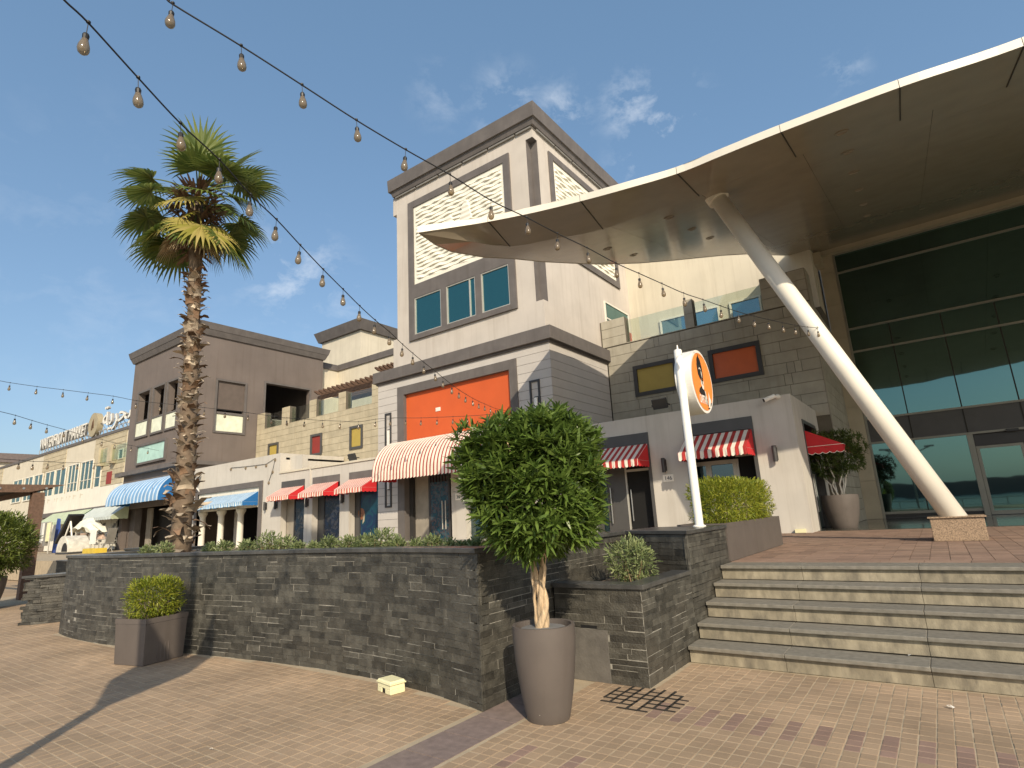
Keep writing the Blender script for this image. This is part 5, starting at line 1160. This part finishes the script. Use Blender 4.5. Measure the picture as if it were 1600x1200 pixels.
# --- generic bushes
def bush(nm, lab, c, rad, nleaf, L, W, mat, zbase, cat='shrub', power=2.6, group=None, shell=.55, twigs=10, spread=1.0, lump=1.):
    t = T(nm, lab, cat, (c[0],c[1],zbase), group); P, Dd = [], []
    while len(P) < nleaf:
        v = nr.uniform(-1,1,3); q_ = (abs(v)**power).sum()**(1/power)
        if q_ > 1 or (q_ < shell and nr.uniform() > .2): continue
        k = 1+lump*(.09*math.sin(v[0]*6+c[0]*3+v[2]*4)+.07*math.sin(v[1]*7+v[2]*8+c[1]*5))
        P.append(np.array(c)+v*np.array(rad)*k); Dd.append(v+np.array([0,0,.55])+.55*spread*nr.normal(size=3))
    O('foliage', scatter_leaves(P, Dd, L, W, nr, .25, 1, .4), mat, t)
    b2 = B()
    for k in range(twigs):
        a = random.uniform(0,6.28); r = random.uniform(.2,.85); p1 = (c[0]+rad[0]*r*math.cos(a), c[1]+rad[1]*r*math.sin(a), c[2]+rad[2]*random.uniform(-.5,.5)); p0 = (c[0]+rad[0]*.35*math.cos(a+.3), c[1]+rad[1]*.35*math.sin(a+.3), zbase)
        m_ = tuple((p0[i]+p1[i])/2+random.uniform(-.03,.03) for i in range(3)); b2.tube([p0,m_,p1], [.011,.008,.004], 5)
    O('stems', b2, MT['bark2'] if mat is not LF['hedge'] else MT['boot'], t); return t
# cube planter with bush
BXC = (-8.82, 3.66); bw, bh_ = .30, .565
cp = T('cube_pot', 'square taupe cube planter standing on the pavers in front of the curved slate wall', 'pot', (BXC[0],BXC[1],0))
ang = math.radians(13)
def rotp(x, y): return (BXC[0]+x*math.cos(ang)-y*math.sin(ang), BXC[1]+x*math.sin(ang)+y*math.cos(ang))
def sqr(b, w0, w1, z0, z1): 
    v = [(*rotp(sx*w0, sy*w0), z0) for sx, sy in ((-1,-1),(1,-1),(1,1),(-1,1))]+[(*rotp(sx*w1, sy*w1), z1) for sx, sy in ((-1,-1),(1,-1),(1,1),(-1,1))]
    return b.add(v, [(0,3,2,1),(4,5,6,7),(0,1,5,4),(1,2,6,5),(2,3,7,6),(3,0,4,7)])
b = sqr(B(), bw*.93, bw*.99, .002, .50); O('box', b, MT['pot'], cp, bevel=.006)
b = B()
for s in range(4):
    c_, s_ = [(0,-1),(1,0),(0,1),(-1,0)][s]
    x0_, x1_, y0_, y1_ = {0:(-bw,bw,-bw,-bw+.03),1:(bw-.03,bw,-bw+.03,bw-.03),2:(-bw,bw,bw-.03,bw),3:(-bw,-bw+.03,-bw+.03,bw-.03)}[s]
    b.prism([(*rotp(x0_,y0_),.502),(*rotp(x1_,y0_),.502),(*rotp(x1_,y1_),.502),(*rotp(x0_,y1_),.502)], (0,0,.063))
O('rim', b, MT['pot'], cp); O('soil', sqr(B(), bw-.032, bw-.032, .503, .53), MT['soil'], cp)
b = B()
for k in range(4): p_ = rotp(bw*.955+.002, -.10+.05*k); b.box(p_[0]-.003, p_[0]+.004, p_[1]-.004, p_[1]+.004, .02, .24)
O('drip_streak', b, M('drip_stain', (.12,.10,.09), .8), cp)
bush('box_shrub', 'clipped yellow green shrub growing in the square cube planter', (BXC[0],BXC[1],.80), (.30,.30,.245), 5200, .042, .022, LF['hedge'], .53, power=4, twigs=16, lump=.45)
bush('hedge', 'long clipped yellow green hedge in the taupe trough behind the sign pole', (-2.76,10.0,1.67), (.36,1.46,.345), 13000, .05, .026, LF['hedge'], 1.33, cat='hedge', power=5.5, twigs=30, lump=.35)
bush('round_shrub', 'small pale green shrub in the low slate planter by the steps', (-2.85,6.0,1.06), (.27,.27,.24), 1500, .048, .030, LF['shrub'], .80, power=2, shell=.3)
# pot tree by the entrance
p2 = PZ(1317,826,.852); PC2 = (p2.x+.02, p2.y+.25)
tall_pot(PC2, .30, .45, .86, 'tapered_pot', 'second tapered taupe pot beside the cafe side door, in the canopy shade', .852)
t2 = T('potted_tree', 'round clipped tree with thin pale stems in the pot beside the cafe side door', 'tree', (PC2[0],PC2[1],1.65))
s2, o2 = [], []
while len(s2) < 900:
    v = nr.uniform(-1,1,3); q_ = np.linalg.norm(v)
    if q_ > 1 or (q_ < .6 and nr.uniform() > .15): continue
    k = 1+.10*math.sin(v[0]*6+v[2]*5); s2.append(np.array([PC2[0],PC2[1],2.82])+v*np.array([.83,.80,.66])*k); o2.append(v)
O('crown', whorls(s2, o2, 8, .10, .04, nr, 1.0, .4, .2, 1), LF['dk'], t2)
b = B()
for k in range(7):
    a = k*.9; limb((PC2[0]+.08*math.cos(a),PC2[1]+.08*math.sin(a),1.62), (PC2[0]+.42*math.cos(a),PC2[1]+.42*math.sin(a),2.7), .022, .012, .05)
O('stems', b, MT['white'], t2, smooth=True)
# shrubs along the curved planter top
gs = 'sparse grey green shrubs along the curved planter'
places = [(232,'left of the palm foot'),(258,'touching the palm foot on its left'),(330,'below the leftmost white column'),(352,'below the middle of the columned doorway'),(386,'below the rightmost blue awning'),(420,'below the close pair of black lamps'),(446,'below the first red awning'),(466,'between the first and second red awnings'),(492,'below the second red awning, left part'),(514,'below the second red awning, right part'),(545,'on the left below the third red awning'),(572,'in front of the blue fish poster window'),(598,'below the left slim light niche'),(622,'at the left end of the big barrel awning'),(650,'below the middle of the big barrel awning'),(676,'in front of the poster door'),(700,'below the small numbered plate'),(722,'just left of the tall tree'),(744,'half behind the tall tree, at the slate corner')]
for k, (px, wh) in enumerate(places):
    d_ = ray(px, 845); yv = wall_y(-4)+.42
    for _ in range(8):
        x = d_.x/d_.y*yv; yv = wall_y(min(x,-3.6))+random.uniform(.38,.42)
    if px > 715: yv = min(yv, 4.75)
    x = d_.x/d_.y*yv; w_ = abs(Vector((x,yv,0)).dot(CW)); hgt = (random.uniform(16,27) if k not in (5,12) else 34)/F*w_
    bush('grey_shrub', 'wispy shrub on the curved slate planter '+wh, (x,yv,1.24+hgt*.52), (hgt*.62,hgt*.55,hgt*.56), int(170+1700*hgt), .046, .030, LF['shrub'], 1.215, power=2, shell=.2, twigs=9, group=gs)
bush('grey_shrub', 'small green shrub in the gap at the left end of the curved slate wall', (-14.0,5.3,1.0), (.3,.3,.25), 350, .06, .03, LF['dk'], .7)
# left hedge ball in pot
hl = (-19.95,4.15)
tall_pot(hl, .36, .52, .80, 'tapered_pot', 'tapered taupe pot cut off by the left frame edge under the round hedge')
bush('round_hedge', 'big rounded green hedge ball at the left frame edge', (hl[0],hl[1],1.62), (.98,.98,.80), 15000, .095, .048, LF['ball'], .75, cat='hedge', power=2.3, twigs=14)
# ================================================================== PALM
PB = PY(282,850,5.15); PT = PY(308,318,5.15)
pb_ = Vector((PB.x,PB.y,1.18)); pt_ = Vector((PT.x,PT.y,PT.z))
pl_ = T('fan_palm', 'tall fan palm with a shaggy trunk rising from the curved slate planter', 'palm tree', pb_)
def ptrunk(t): return pb_.lerp(pt_, t)+Vector((.10*math.sin(t*3.1),.0,0))
n = 26; b = B()
b.tube([ptrunk(i/n) for i in range(n+1)], [.185-.06*min(1,i/n*1.6)+.012*math.sin(i*2.1) for i in range(n+1)], 14); O('trunk', b, MT['palmt'], pl_, smooth=True)
def boot_mesh(k):
    r = random.Random(k); L, W = r.uniform(.16,.30), r.uniform(.07,.12); vs = []; m = 4
    for i in range(m+1):
        t = i/m; w = W*(1-.55*t)*(1 if i < m else .5); zc = L*t*(.55 if k % 2 else .8); yo = L*(.75*t**1.5)+.01
        if i == m: zc -= L*r.uniform(.0,.35)
        vs += [(-w,yo,zc),(0,yo+.018,zc+.01),(w,yo+r.uniform(-.02,.02),zc)]
    f = [(3*i+j,3*i+j+1,3*i+j+4,3*i+j+3) for i in range(m) for j in range(2)]
    me = B().add(vs, f).mesh('leaf_base'); me.materials.append(MT['boot'] if k % 3 else MT['boot2']); return me
bm_ = [boot_mesh(k) for k in range(9)]
for k in range(290):
    t = .0+.78*(k/290)**.85; p = ptrunk(t); a = k*2.39996; R_ = .18-.055*min(1,t*1.6)
    up = 1 if t > .12 else -.3; sc_ = (1.15 if t < .2 else .72)*random.uniform(.7,1.2)
    flare = 1.35 if (int(t*14) % 3 == 1) else 1.0
    INST(bm_[k % 9], 'leaf_base', pl_, (p.x+R_*.92*math.cos(a), p.y+R_*.92*math.sin(a), p.z), (random.uniform(-.6,.5)+(0 if t > .1 else -.5), random.uniform(-.35,.35), a-math.pi/2+random.uniform(-.35,.35)), (sc_,sc_*flare,sc_))
# shaggy brown head below the crown
top = ptrunk(1.0); b = B()
for k in range(420):
    z_ = random.uniform(-1.25,.35); a = random.uniform(0,6.28); R_ = .17+.26*math.exp(-((z_+.15)/.5)**2); p = top+Vector((R_*math.cos(a)*.8, R_*math.sin(a)*.8, z_)); d_ = Vector((math.cos(a)*.25, math.sin(a)*.25, random.choice((-.16,.12))*random.uniform(.6,1.6))); w_ = Vector((-math.sin(a),math.cos(a),0))*random.uniform(.02,.05)
    b.add([p-w_,p+w_,p+d_+w_*.4,p+d_-w_*.4], [(0,1,2,3)])
O('dead_leaf_skirt', b, MT['boot2'], pl_, kind='stuff')
def fan_frond(base, az, elev, plen, flen, mat, droop, rng, nseg=26):
    """petiole + fan blade with split drooping tips, built in world space"""
    b = B(); dirv = Vector((math.cos(az)*math.cos(elev), math.sin(az)*math.cos(elev), math.sin(elev)))
    pts = []; p = Vector(base); d = dirv.copy(); n = 6
    for i in range(n+1):
        pts.append(p.copy()); p = p+d*plen/n; d = (d+Vector((0,0,-droop*.10))).normalized()
    b.tube(pts, [.022-.010*i/n for i in range(n+1)], 5); hub = pts[-1]; ax = d
    side = ax.cross(Vector((0,0,1))); side = side.normalized() if side.length > .1 else Vector((1,0,0)); nrm = side.cross(ax).normalized()
    for k in range(nseg):
        u = (k/(nseg-1)-.5)*2; th = u*math.radians(112); L = flen*(1-.28*abs(u)**1.6)*rng.uniform(.9,1.05)
        d0 = (ax*math.cos(th)+side*math.sin(th)+nrm*(.22-.30*abs(u))).normalized(); q_ = hub.copy(); dd = d0.copy(); m = 6; ring = []; wdir = (nrm.cross(d0)).normalized()
        for i in range(m+1):
            t = i/m; w = flen*.046*(.25+1.5*t if t < .45 else (.925*(1-t)/.55+.03)); sag = nrm*(-.0)
            ring.append((q_-wdir*w, q_+nrm*(.012*(1 if k % 2 else -1))*(1-t), q_+wdir*w)); q_ = q_+dd*L/m
            g = droop*(.04 if t < .4 else .30*rng.uniform(.7,1.3)); dd = (dd+Vector((0,0,-g))).normalized()
        vs = [v for r_ in ring for v in r_]; b.add(vs, [(3*i+j,3*i+j+1,3*i+j+4,3*i+j+3) for i in range(m) for j in range(2)])
    return O('frond', b, mat, pl_)
fr_ = random.Random(21)
rgt = Vector((CR.x,CR.y,0)).normalized(); awy = Vector((CW.x,CW.y,0)).normalized(); g_, y_, d_2 = LF['palm'], LF['palmy'], LF['palmd']
for phi, el_, pe, fa, mt, dr_ in ((122,68,1.15,1.05,g_,.5),(42,62,.95,1.05,g_,.6),(85,80,.9,.95,g_,.4),(300,74,.85,.95,g_,.55),(172,24,1.2,.80,g_,1.15),(198,30,.95,.80,g_,1.0),(186,-8,1.1,.82,g_,1.1),
    (214,-34,1.0,.85,g_,.9),(268,-4,.50,.80,y_,1.35),(236,-34,.55,.92,y_,.9),(12,26,1.05,.95,g_,1.05),(-18,10,1.0,.9,g_,1.1),(-8,-16,1.15,.95,g_,1.0),(-48,-34,.85,1.0,y_,.9),
    (28,-40,.95,.9,g_,.8),(-62,-46,.7,.85,g_,.8),(150,-46,.9,.9,g_,.9),(100,28,1.0,.85,g_,.9),(60,8,1.0,.85,g_,1.0),(138,38,1.0,.85,g_,.8),(292,48,.55,.85,g_,.9),(322,34,.85,.85,g_,1.0),
    (105,48,.95,.95,g_,.7),(20,44,.95,.95,g_,.8),(160,8,1.05,.9,g_,1.0),(225,12,.9,.85,g_,1.0),(-5,-38,1.05,.95,g_,.9),(75,-10,1.0,.9,g_,.9),(170,-30,1.0,.9,g_,.9),(310,8,.7,.85,g_,1.1),(-30,28,.9,.9,g_,1.0),(200,-58,.8,.7,d_2,.8),(300,-52,.6,.85,g_,.8),(-30,-62,.8,.75,d_2,.8),(40,-62,.75,.75,g_,.8),(255,-62,.6,.7,d_2,.8)):
    dv = rgt*math.cos(math.radians(phi))+awy*math.sin(math.radians(phi)); az = math.atan2(dv.y, dv.x)
    fan_frond(top+Vector((0,0,.22 if el_ > 20 else (.05 if el_ > -25 else -.2))), az, math.radians(el_+fr_.uniform(-4,4)), pe, fa, mt, dr_, fr_)
# ================================================================== BAIT BOX, LEFT PERGOLA, STALL GOODS, MAST
q = PZ(604,1083,0); bt = T('bait_box', 'small cream plastic bait box on the pavers against the slate wall', 'bait box', (q.x,q.y+.06,0))
b = B(); R_ = Matrix.Rotation(math.radians(-12), 3, 'Z')
def bxr(b, x0, x1, y0, y1, z0, z1, tp=1.):
    v = []
    for z_, s_ in ((z0,1),(z1,tp)):
        for x, y in ((x0,y0),(x1,y0),(x1,y1),(x0,y1)): w_ = R_ @ Vector((x*s_,y*s_,0)); v.append((q.x+w_.x,q.y+.06+w_.y,z_))
    return b.add(v, [(0,3,2,1),(4,5,6,7),(0,1,5,4),(1,2,6,5),(2,3,7,6),(3,0,4,7)])
O('body', bxr(bxr(bxr(B(), -.125,.125,-.08,.08,.045,.085,.97), -.125,-.045,-.08,.08,.002,.045), .02,.125,-.08,.08,.002,.045), MT['cream'], bt, bevel=.004)
O('lid', bxr(bxr(B(), -.135,.135,-.09,.09,.086,.098), -.13,.13,-.085,.085,.0985,.118,.88), MT['cream'], bt, bevel=.004)
O('entry_hole', bxr(B(), -.045,.02,-.07,.07,.003,.044), MT['ink'], bt)
lp_ = T('timber_shelter', 'brown timber shelter roof on a post behind the hedge ball at the left edge', 'pergola', (-25.4,7.2,.0))
X0_ = -22.0; ya_, yb_ = PX(-80,757,X0_).y, PX(104,757,X0_).y; zr = PX(50,757,X0_).z; zf_ = PX(30,769,X0_).z; yp_ = PX(55,800,X0_).y
O('roof_fascia', B().prism([(X0_,ya_,zr),(X0_,yb_,zr),(X0_,yb_-.9,zf_),(X0_,ya_,zf_)], (-.12,0,0)), MT['wood'], lp_)
O('roof_board', B().box(X0_-4.5, X0_-.125, ya_, yb_-.3, zr-.12, zr-.02), MT['dark'], lp_)
for k in range(5): O('rafter', B().box(X0_-4.5, X0_-.13, yp_-.1-1.1*k, yp_-1.1*k, zf_-.05, zr-.125), MT['wood'], lp_)
O('post', B().box(X0_-.32, X0_-.06, yp_-.1, yp_+.2, .0, zf_), MT['wood'], lp_)
b = B()
for k in range(6): b.tube([(X0_+.012, yp_+.75-.55*k, (zr+zf_)/2), (X0_-.01, yp_+.75-.55*k, (zr+zf_)/2)], .035, 8)
O('bolt', b, MT['steel'], lp_)
def mkt(px, py, y): return PY(px, py, y)
ym = 12.2
q = mkt(96,862,ym); o = T('covered_cart', 'white dome shaped covered cart with a dark mouth on the terrace among stall goods', 'cart', (q.x,ym,.85))
O('shell', B().prism([(q.x+1.0*math.cos(t)+0, ym, .95+.95*math.sin(t)) for t in np.linspace(0,math.pi,14)], (0,1.1,0)), M('dusty_white_cover',(.58,.55,.47),.8,.2,4,.4,9), o, bevel=.03); O('opening', B().prism([(q.x+.45+.45*math.cos(t), ym-.02, 1.0+.5*math.sin(t)) for t in np.linspace(0,math.pi,10)], (0,.05,0)), MT['ink'], o); O('base', B().box(q.x-1.05,q.x+1.05,ym,ym+1.1,.853,.945), MT['dalu'], o)
q = mkt(98,828,13); o = T('tilted_panel', 'dark tilted flat panel on a white frame above the covered cart', 'panel', (q.x,13,.85))
O('board', B().prism([(q.x-1.3,13,1.55),(q.x-1.1,13,1.45),(q.x+.95,13,3.15),(q.x+.7,13,3.25)], (0,.8,0)), MT['ink'], o); O('frame', B().tube([(q.x-1.2,13.2,1.5),(q.x+2,13.2,1.7)], .05, 6).tube([(q.x-.9,13.2,.85),(q.x+.6,13.2,2.8)], .05, 6).tube([(q.x+.6,13.2,2.8),(q.x+1.6,13.2,.85)], .05, 6), MT['polew'], o)
q = mkt(120,826,13.2); o = T('tarpaulin_heap', 'crumpled cream tarpaulin heaped over a stall frame', 'tarpaulin', (q.x,13.2,.85))
vs = []; rr_ = random.Random(9)
for i in range(9):
    for j in range(6): vs.append((q.x-1.3+2.9*i/8, 13.2+1.1*j/5, 2.15+.75*math.sin(math.pi*i/8)*math.sin(math.pi*(j+.6)/6.5)+rr_.uniform(-.14,.14)))
O('sheet', B().add(vs, [(i*6+j,(i+1)*6+j,(i+1)*6+j+1,i*6+j+1) for i in range(8) for j in range(5)]), M('cream_tarp',(.72,.69,.56),.8), o); O('stand', B().tube([(q.x-1,13.5,.85),(q.x-1,13.5,2.2)], .05, 6).tube([(q.x+1.3,13.5,.85),(q.x+1.3,13.5,2.2)], .05, 6), MT['alu'], o)
q = mkt(87,834,13.8); o = T('blue_cloth', 'blue cloth draped on a rail between stall goods', 'cloth', (q.x,13.8,.85))
O('drape', B().prism([(q.x-.35,13.8,.86),(q.x+.5,13.8,.86),(q.x+.6,13.8,1.7),(q.x+.25,13.8,3.1),(q.x-.05,13.8,3.15)], (0,.12,0)), MT['blue'], o)
q = mkt(144,846,13); o = T('white_board', 'white square notice board standing among the stall goods', 'board', (q.x,13,.85)); O('panel', B().box(q.x-.42,q.x+.42,13,13.04,1.35,2.15), MT['polew'], o); O('stand', B().box(q.x-.32,q.x-.27,13.04,13.08,.852,1.4).box(q.x+.27,q.x+.32,13.04,13.08,.852,1.4), MT['alu'], o)
q = mkt(138,861,12.6); o = T('yellow_crate', 'yellow plastic crate low on the terrace edge by the stalls', 'crate', (q.x,12.6,.85)); O('tray', B().box(q.x-.9,q.x+.9,12.6,13.2,.852,.9).box(q.x-.9,q.x+.9,12.6,12.64,.9,1.12).box(q.x-.9,q.x-.86,12.64,13.2,.9,1.12).box(q.x+.86,q.x+.9,12.64,13.2,.9,1.12), M('yellow_plastic',(.62,.45,.05),.5), o)
q = mkt(162,855,13.4); o = T('folding_chair', 'grey folding chair beside the white panelled stall front', 'chair', (q.x,13.4,.85))
O('seat', B().box(q.x-.5,q.x+.1,13.4,13.85,1.3,1.34), MT['greyp'], o); O('backrest', B().prism([(q.x+.1,13.4,1.36),(q.x+.16,13.4,1.36),(q.x+.48,13.4,2.2),(q.x+.42,13.4,2.2)], (0,.45,0)), MT['greyp'], o)
for sx, ex in ((-.45,.1),(.08,-.5)):
    for yy in (13.42,13.83): O('leg', B().tube([(q.x+sx,yy,1.3),(q.x+ex,yy,.853)], .02, 5), MT['alu'], o)
q = mkt(70,838,13.2); o = T('clothes_rack', 'rack of hanging pale goods at the left of the stalls', 'rack', (q.x,13.2,.85)); O('rail', B().tube([(q.x-2.2,13.2,.85),(q.x-2.2,13.2,2.9),(q.x+1,13.2,2.9),(q.x+1,13.2,.85)], .04, 6), MT['alu'], o)
for k in range(7): x = q.x-2+.42*k; O('hanging_bag', B().box(x,x+.34,13.1,13.3,rr_.uniform(1.3,1.9),2.86), (MT['polew'],MT['greyp'],MT['cream'],MT['tarp'])[k % 4], o)
o = T('display_tables', 'low tables with small goods along the stall front', 'table', (mkt(128,850,13.9).x,13.9,.85)); q = mkt(128,850,13.9)
O('table_top', B().box(q.x-2,q.x+2.6,13.9,14.5,1.55,1.6), MT['alu'], o); O('table_leg', B().tube([(q.x-1.9,14,.853),(q.x-1.9,14,1.55)], .03, 6).tube([(q.x+2.5,14,.853),(q.x+2.5,14,1.55)], .03, 6), MT['alu'], o)
b = B()
for k in range(36): x = q.x+rr_.uniform(-1.9,2.4); w_ = rr_.uniform(.05,.16); h_ = rr_.uniform(.1,.45); b.box(x-w_,x+w_,13.95+rr_.uniform(0,.3),14.3,1.602,1.602+h_)
O('small_goods', b, M('mixed_goods',(.42,.32,.26),.7,.5,3,isl=.6), o, kind='stuff')
# mast behind the viewer that throws the long shadow over the pavers
mp_ = Vector((-3.55,-.68,0)); ms = T('banner_mast', 'slim grey mast with folded fins standing left of the viewer', 'mast', mp_)
O('pole', B().lathe([(.065,0),(.06,7.5),(0,7.52)], tuple(mp_), 16), MT['greyp'], ms)
sd = Vector((SUNV.y,-SUNV.x,0)).normalized(); sd = -sd if sd.x > 0 else sd      # perpendicular to the sun, towards left
for s_, nm_ in ((-1,'fin'),(1,'fin')):
    d_ = sd*s_; pts = [mp_+d_*.05+Vector((0,0,2.8)), mp_+d_*.42+Vector((0,0,3.5)), mp_+d_*.42+Vector((0,0,4.65)), mp_+d_*.05+Vector((0,0,4.0))]
    O(nm_, B().prism(pts, Vector((SUNV.x,SUNV.y,0)).normalized()*.03), MT['greyp'], ms)
for k, (lx_, ly_) in enumerate(((-1.5,-11.5),(9.5,-12.5))):
    if k == 0:
        lamp0 = T('street_lamp', 'double armed promenade lamp mirrored in the entrance glass, the left one', 'street lamp', (lx_,ly_,0), 'promenade lamps behind the viewer')
        O('pole', B().lathe([(.09,0),(.06,5.6),(0,5.62)], (lx_,ly_,0), 12), MT['greyp'], lamp0); O('arm', B().tube([(lx_-1.6,ly_,5.5),(lx_,ly_,5.0),(lx_+1.6,ly_,5.5)], .045, 6), MT['greyp'], lamp0)
        for sg in (-1,1): O('lamp_head', B().box(lx_+sg*1.6-.35,lx_+sg*1.6+.35,ly_-.12,ly_+.12,5.5,5.62), MT['greyp'], lamp0)
    else: copy_tree(lamp0, (lx_,ly_,0), 'double armed promenade lamp mirrored in the entrance glass, the right one')
rl = T('railing', 'promenade railing behind the viewer, mirrored low in the entrance glass', 'railing', (0,-14,0))
O('rail', B().box(-30,30,-14.03,-13.97,1.05,1.1).box(-30,30,-14.02,-13.98,.55,.58), MT['steel'], rl)
b = B()
for k in range(41): b.box(-30+1.5*k-.025,-30+1.5*k+.025,-14.03,-13.97,-.02,1.05)
O('baluster', b, MT['steel'], rl)
bh2 = BX('far_shore', -300, 300, -420, -400, -.02, 9, MT['darkb']); bh2['kind'] = 'structure'
# ================================================================== CLOUDS in the sky
wn, wl, sky, bg = CLOUD_HOOK
def cloud_mask():
    tc_ = wn.new('ShaderNodeTexCoord'); mp2 = wn.new('ShaderNodeMapping'); mp2.inputs['Scale'].default_value = (1,1,1.5); wl.new(tc_.outputs['Generated'], mp2.inputs['Vector'])
    nz = wn.new('ShaderNodeTexNoise'); nz.inputs['Scale'].default_value = 13; nz.inputs['Detail'].default_value = 9; nz.inputs['Roughness'].default_value = .62; nz.inputs['Distortion'].default_value = .25; wl.new(mp2.outputs['Vector'], nz.inputs['Vector'])
    cr = wn.new('ShaderNodeMapRange'); cr.inputs['From Min'].default_value = .50; cr.inputs['From Max'].default_value = .80; wl.new(nz.outputs['Fac'], cr.inputs['Value'])
    total = None
    for px, py, rad, amp in ((1035,205,.075,1.),(985,165,.05,.8),(790,165,.06,.55),(880,180,.05,.7),(990,265,.05,.6),(460,430,.085,.75),(420,400,.05,.5),(550,470,.06,.45),(1320,110,.03,.5),(690,150,.05,.3),(150,420,.2,.16)):
        d_ = ray(px, py).normalized(); vd = wn.new('ShaderNodeVectorMath'); vd.operation = 'DISTANCE'; wl.new(tc_.outputs['Generated'], vd.inputs[0]); vd.inputs[1].default_value = d_
        m1 = wn.new('ShaderNodeMapRange'); m1.interpolation_type = 'SMOOTHSTEP'; m1.inputs['From Min'].default_value = 0; m1.inputs['From Max'].default_value = rad*1.5; m1.inputs['To Min'].default_value = amp; m1.inputs['To Max'].default_value = 0; wl.new(vd.outputs['Value'], m1.inputs['Value'])
        if total is None: total = m1.outputs['Result']
        else:
            ad = wn.new('ShaderNodeMath'); ad.operation = 'MAXIMUM'; wl.new(total, ad.inputs[0]); wl.new(m1.outputs['Result'], ad.inputs[1]); total = ad.outputs[0]
    mu = wn.new('ShaderNodeMath'); mu.operation = 'MULTIPLY'; mu.use_clamp = True; wl.new(total, mu.inputs[0]); wl.new(cr.outputs['Result'], mu.inputs[1]); return mu.outputs[0]
mk = cloud_mask(); mx = wn.new('ShaderNodeMix'); mx.data_type = 'RGBA'; wl.new(mk, mx.inputs['Factor']); hz = wn.new('ShaderNodeMix'); hz.data_type = 'RGBA'; hz.inputs['Factor'].default_value = .42; wl.new(sky.outputs['Color'], hz.inputs['A']); hz.inputs['B'].default_value = (1.0,2.0,3.25,1); wl.new(hz.outputs['Result'], mx.inputs['A']); mx.inputs['B'].default_value = (5.2,5.5,5.9,1); wl.new(mx.outputs['Result'], bg.inputs['Color'])
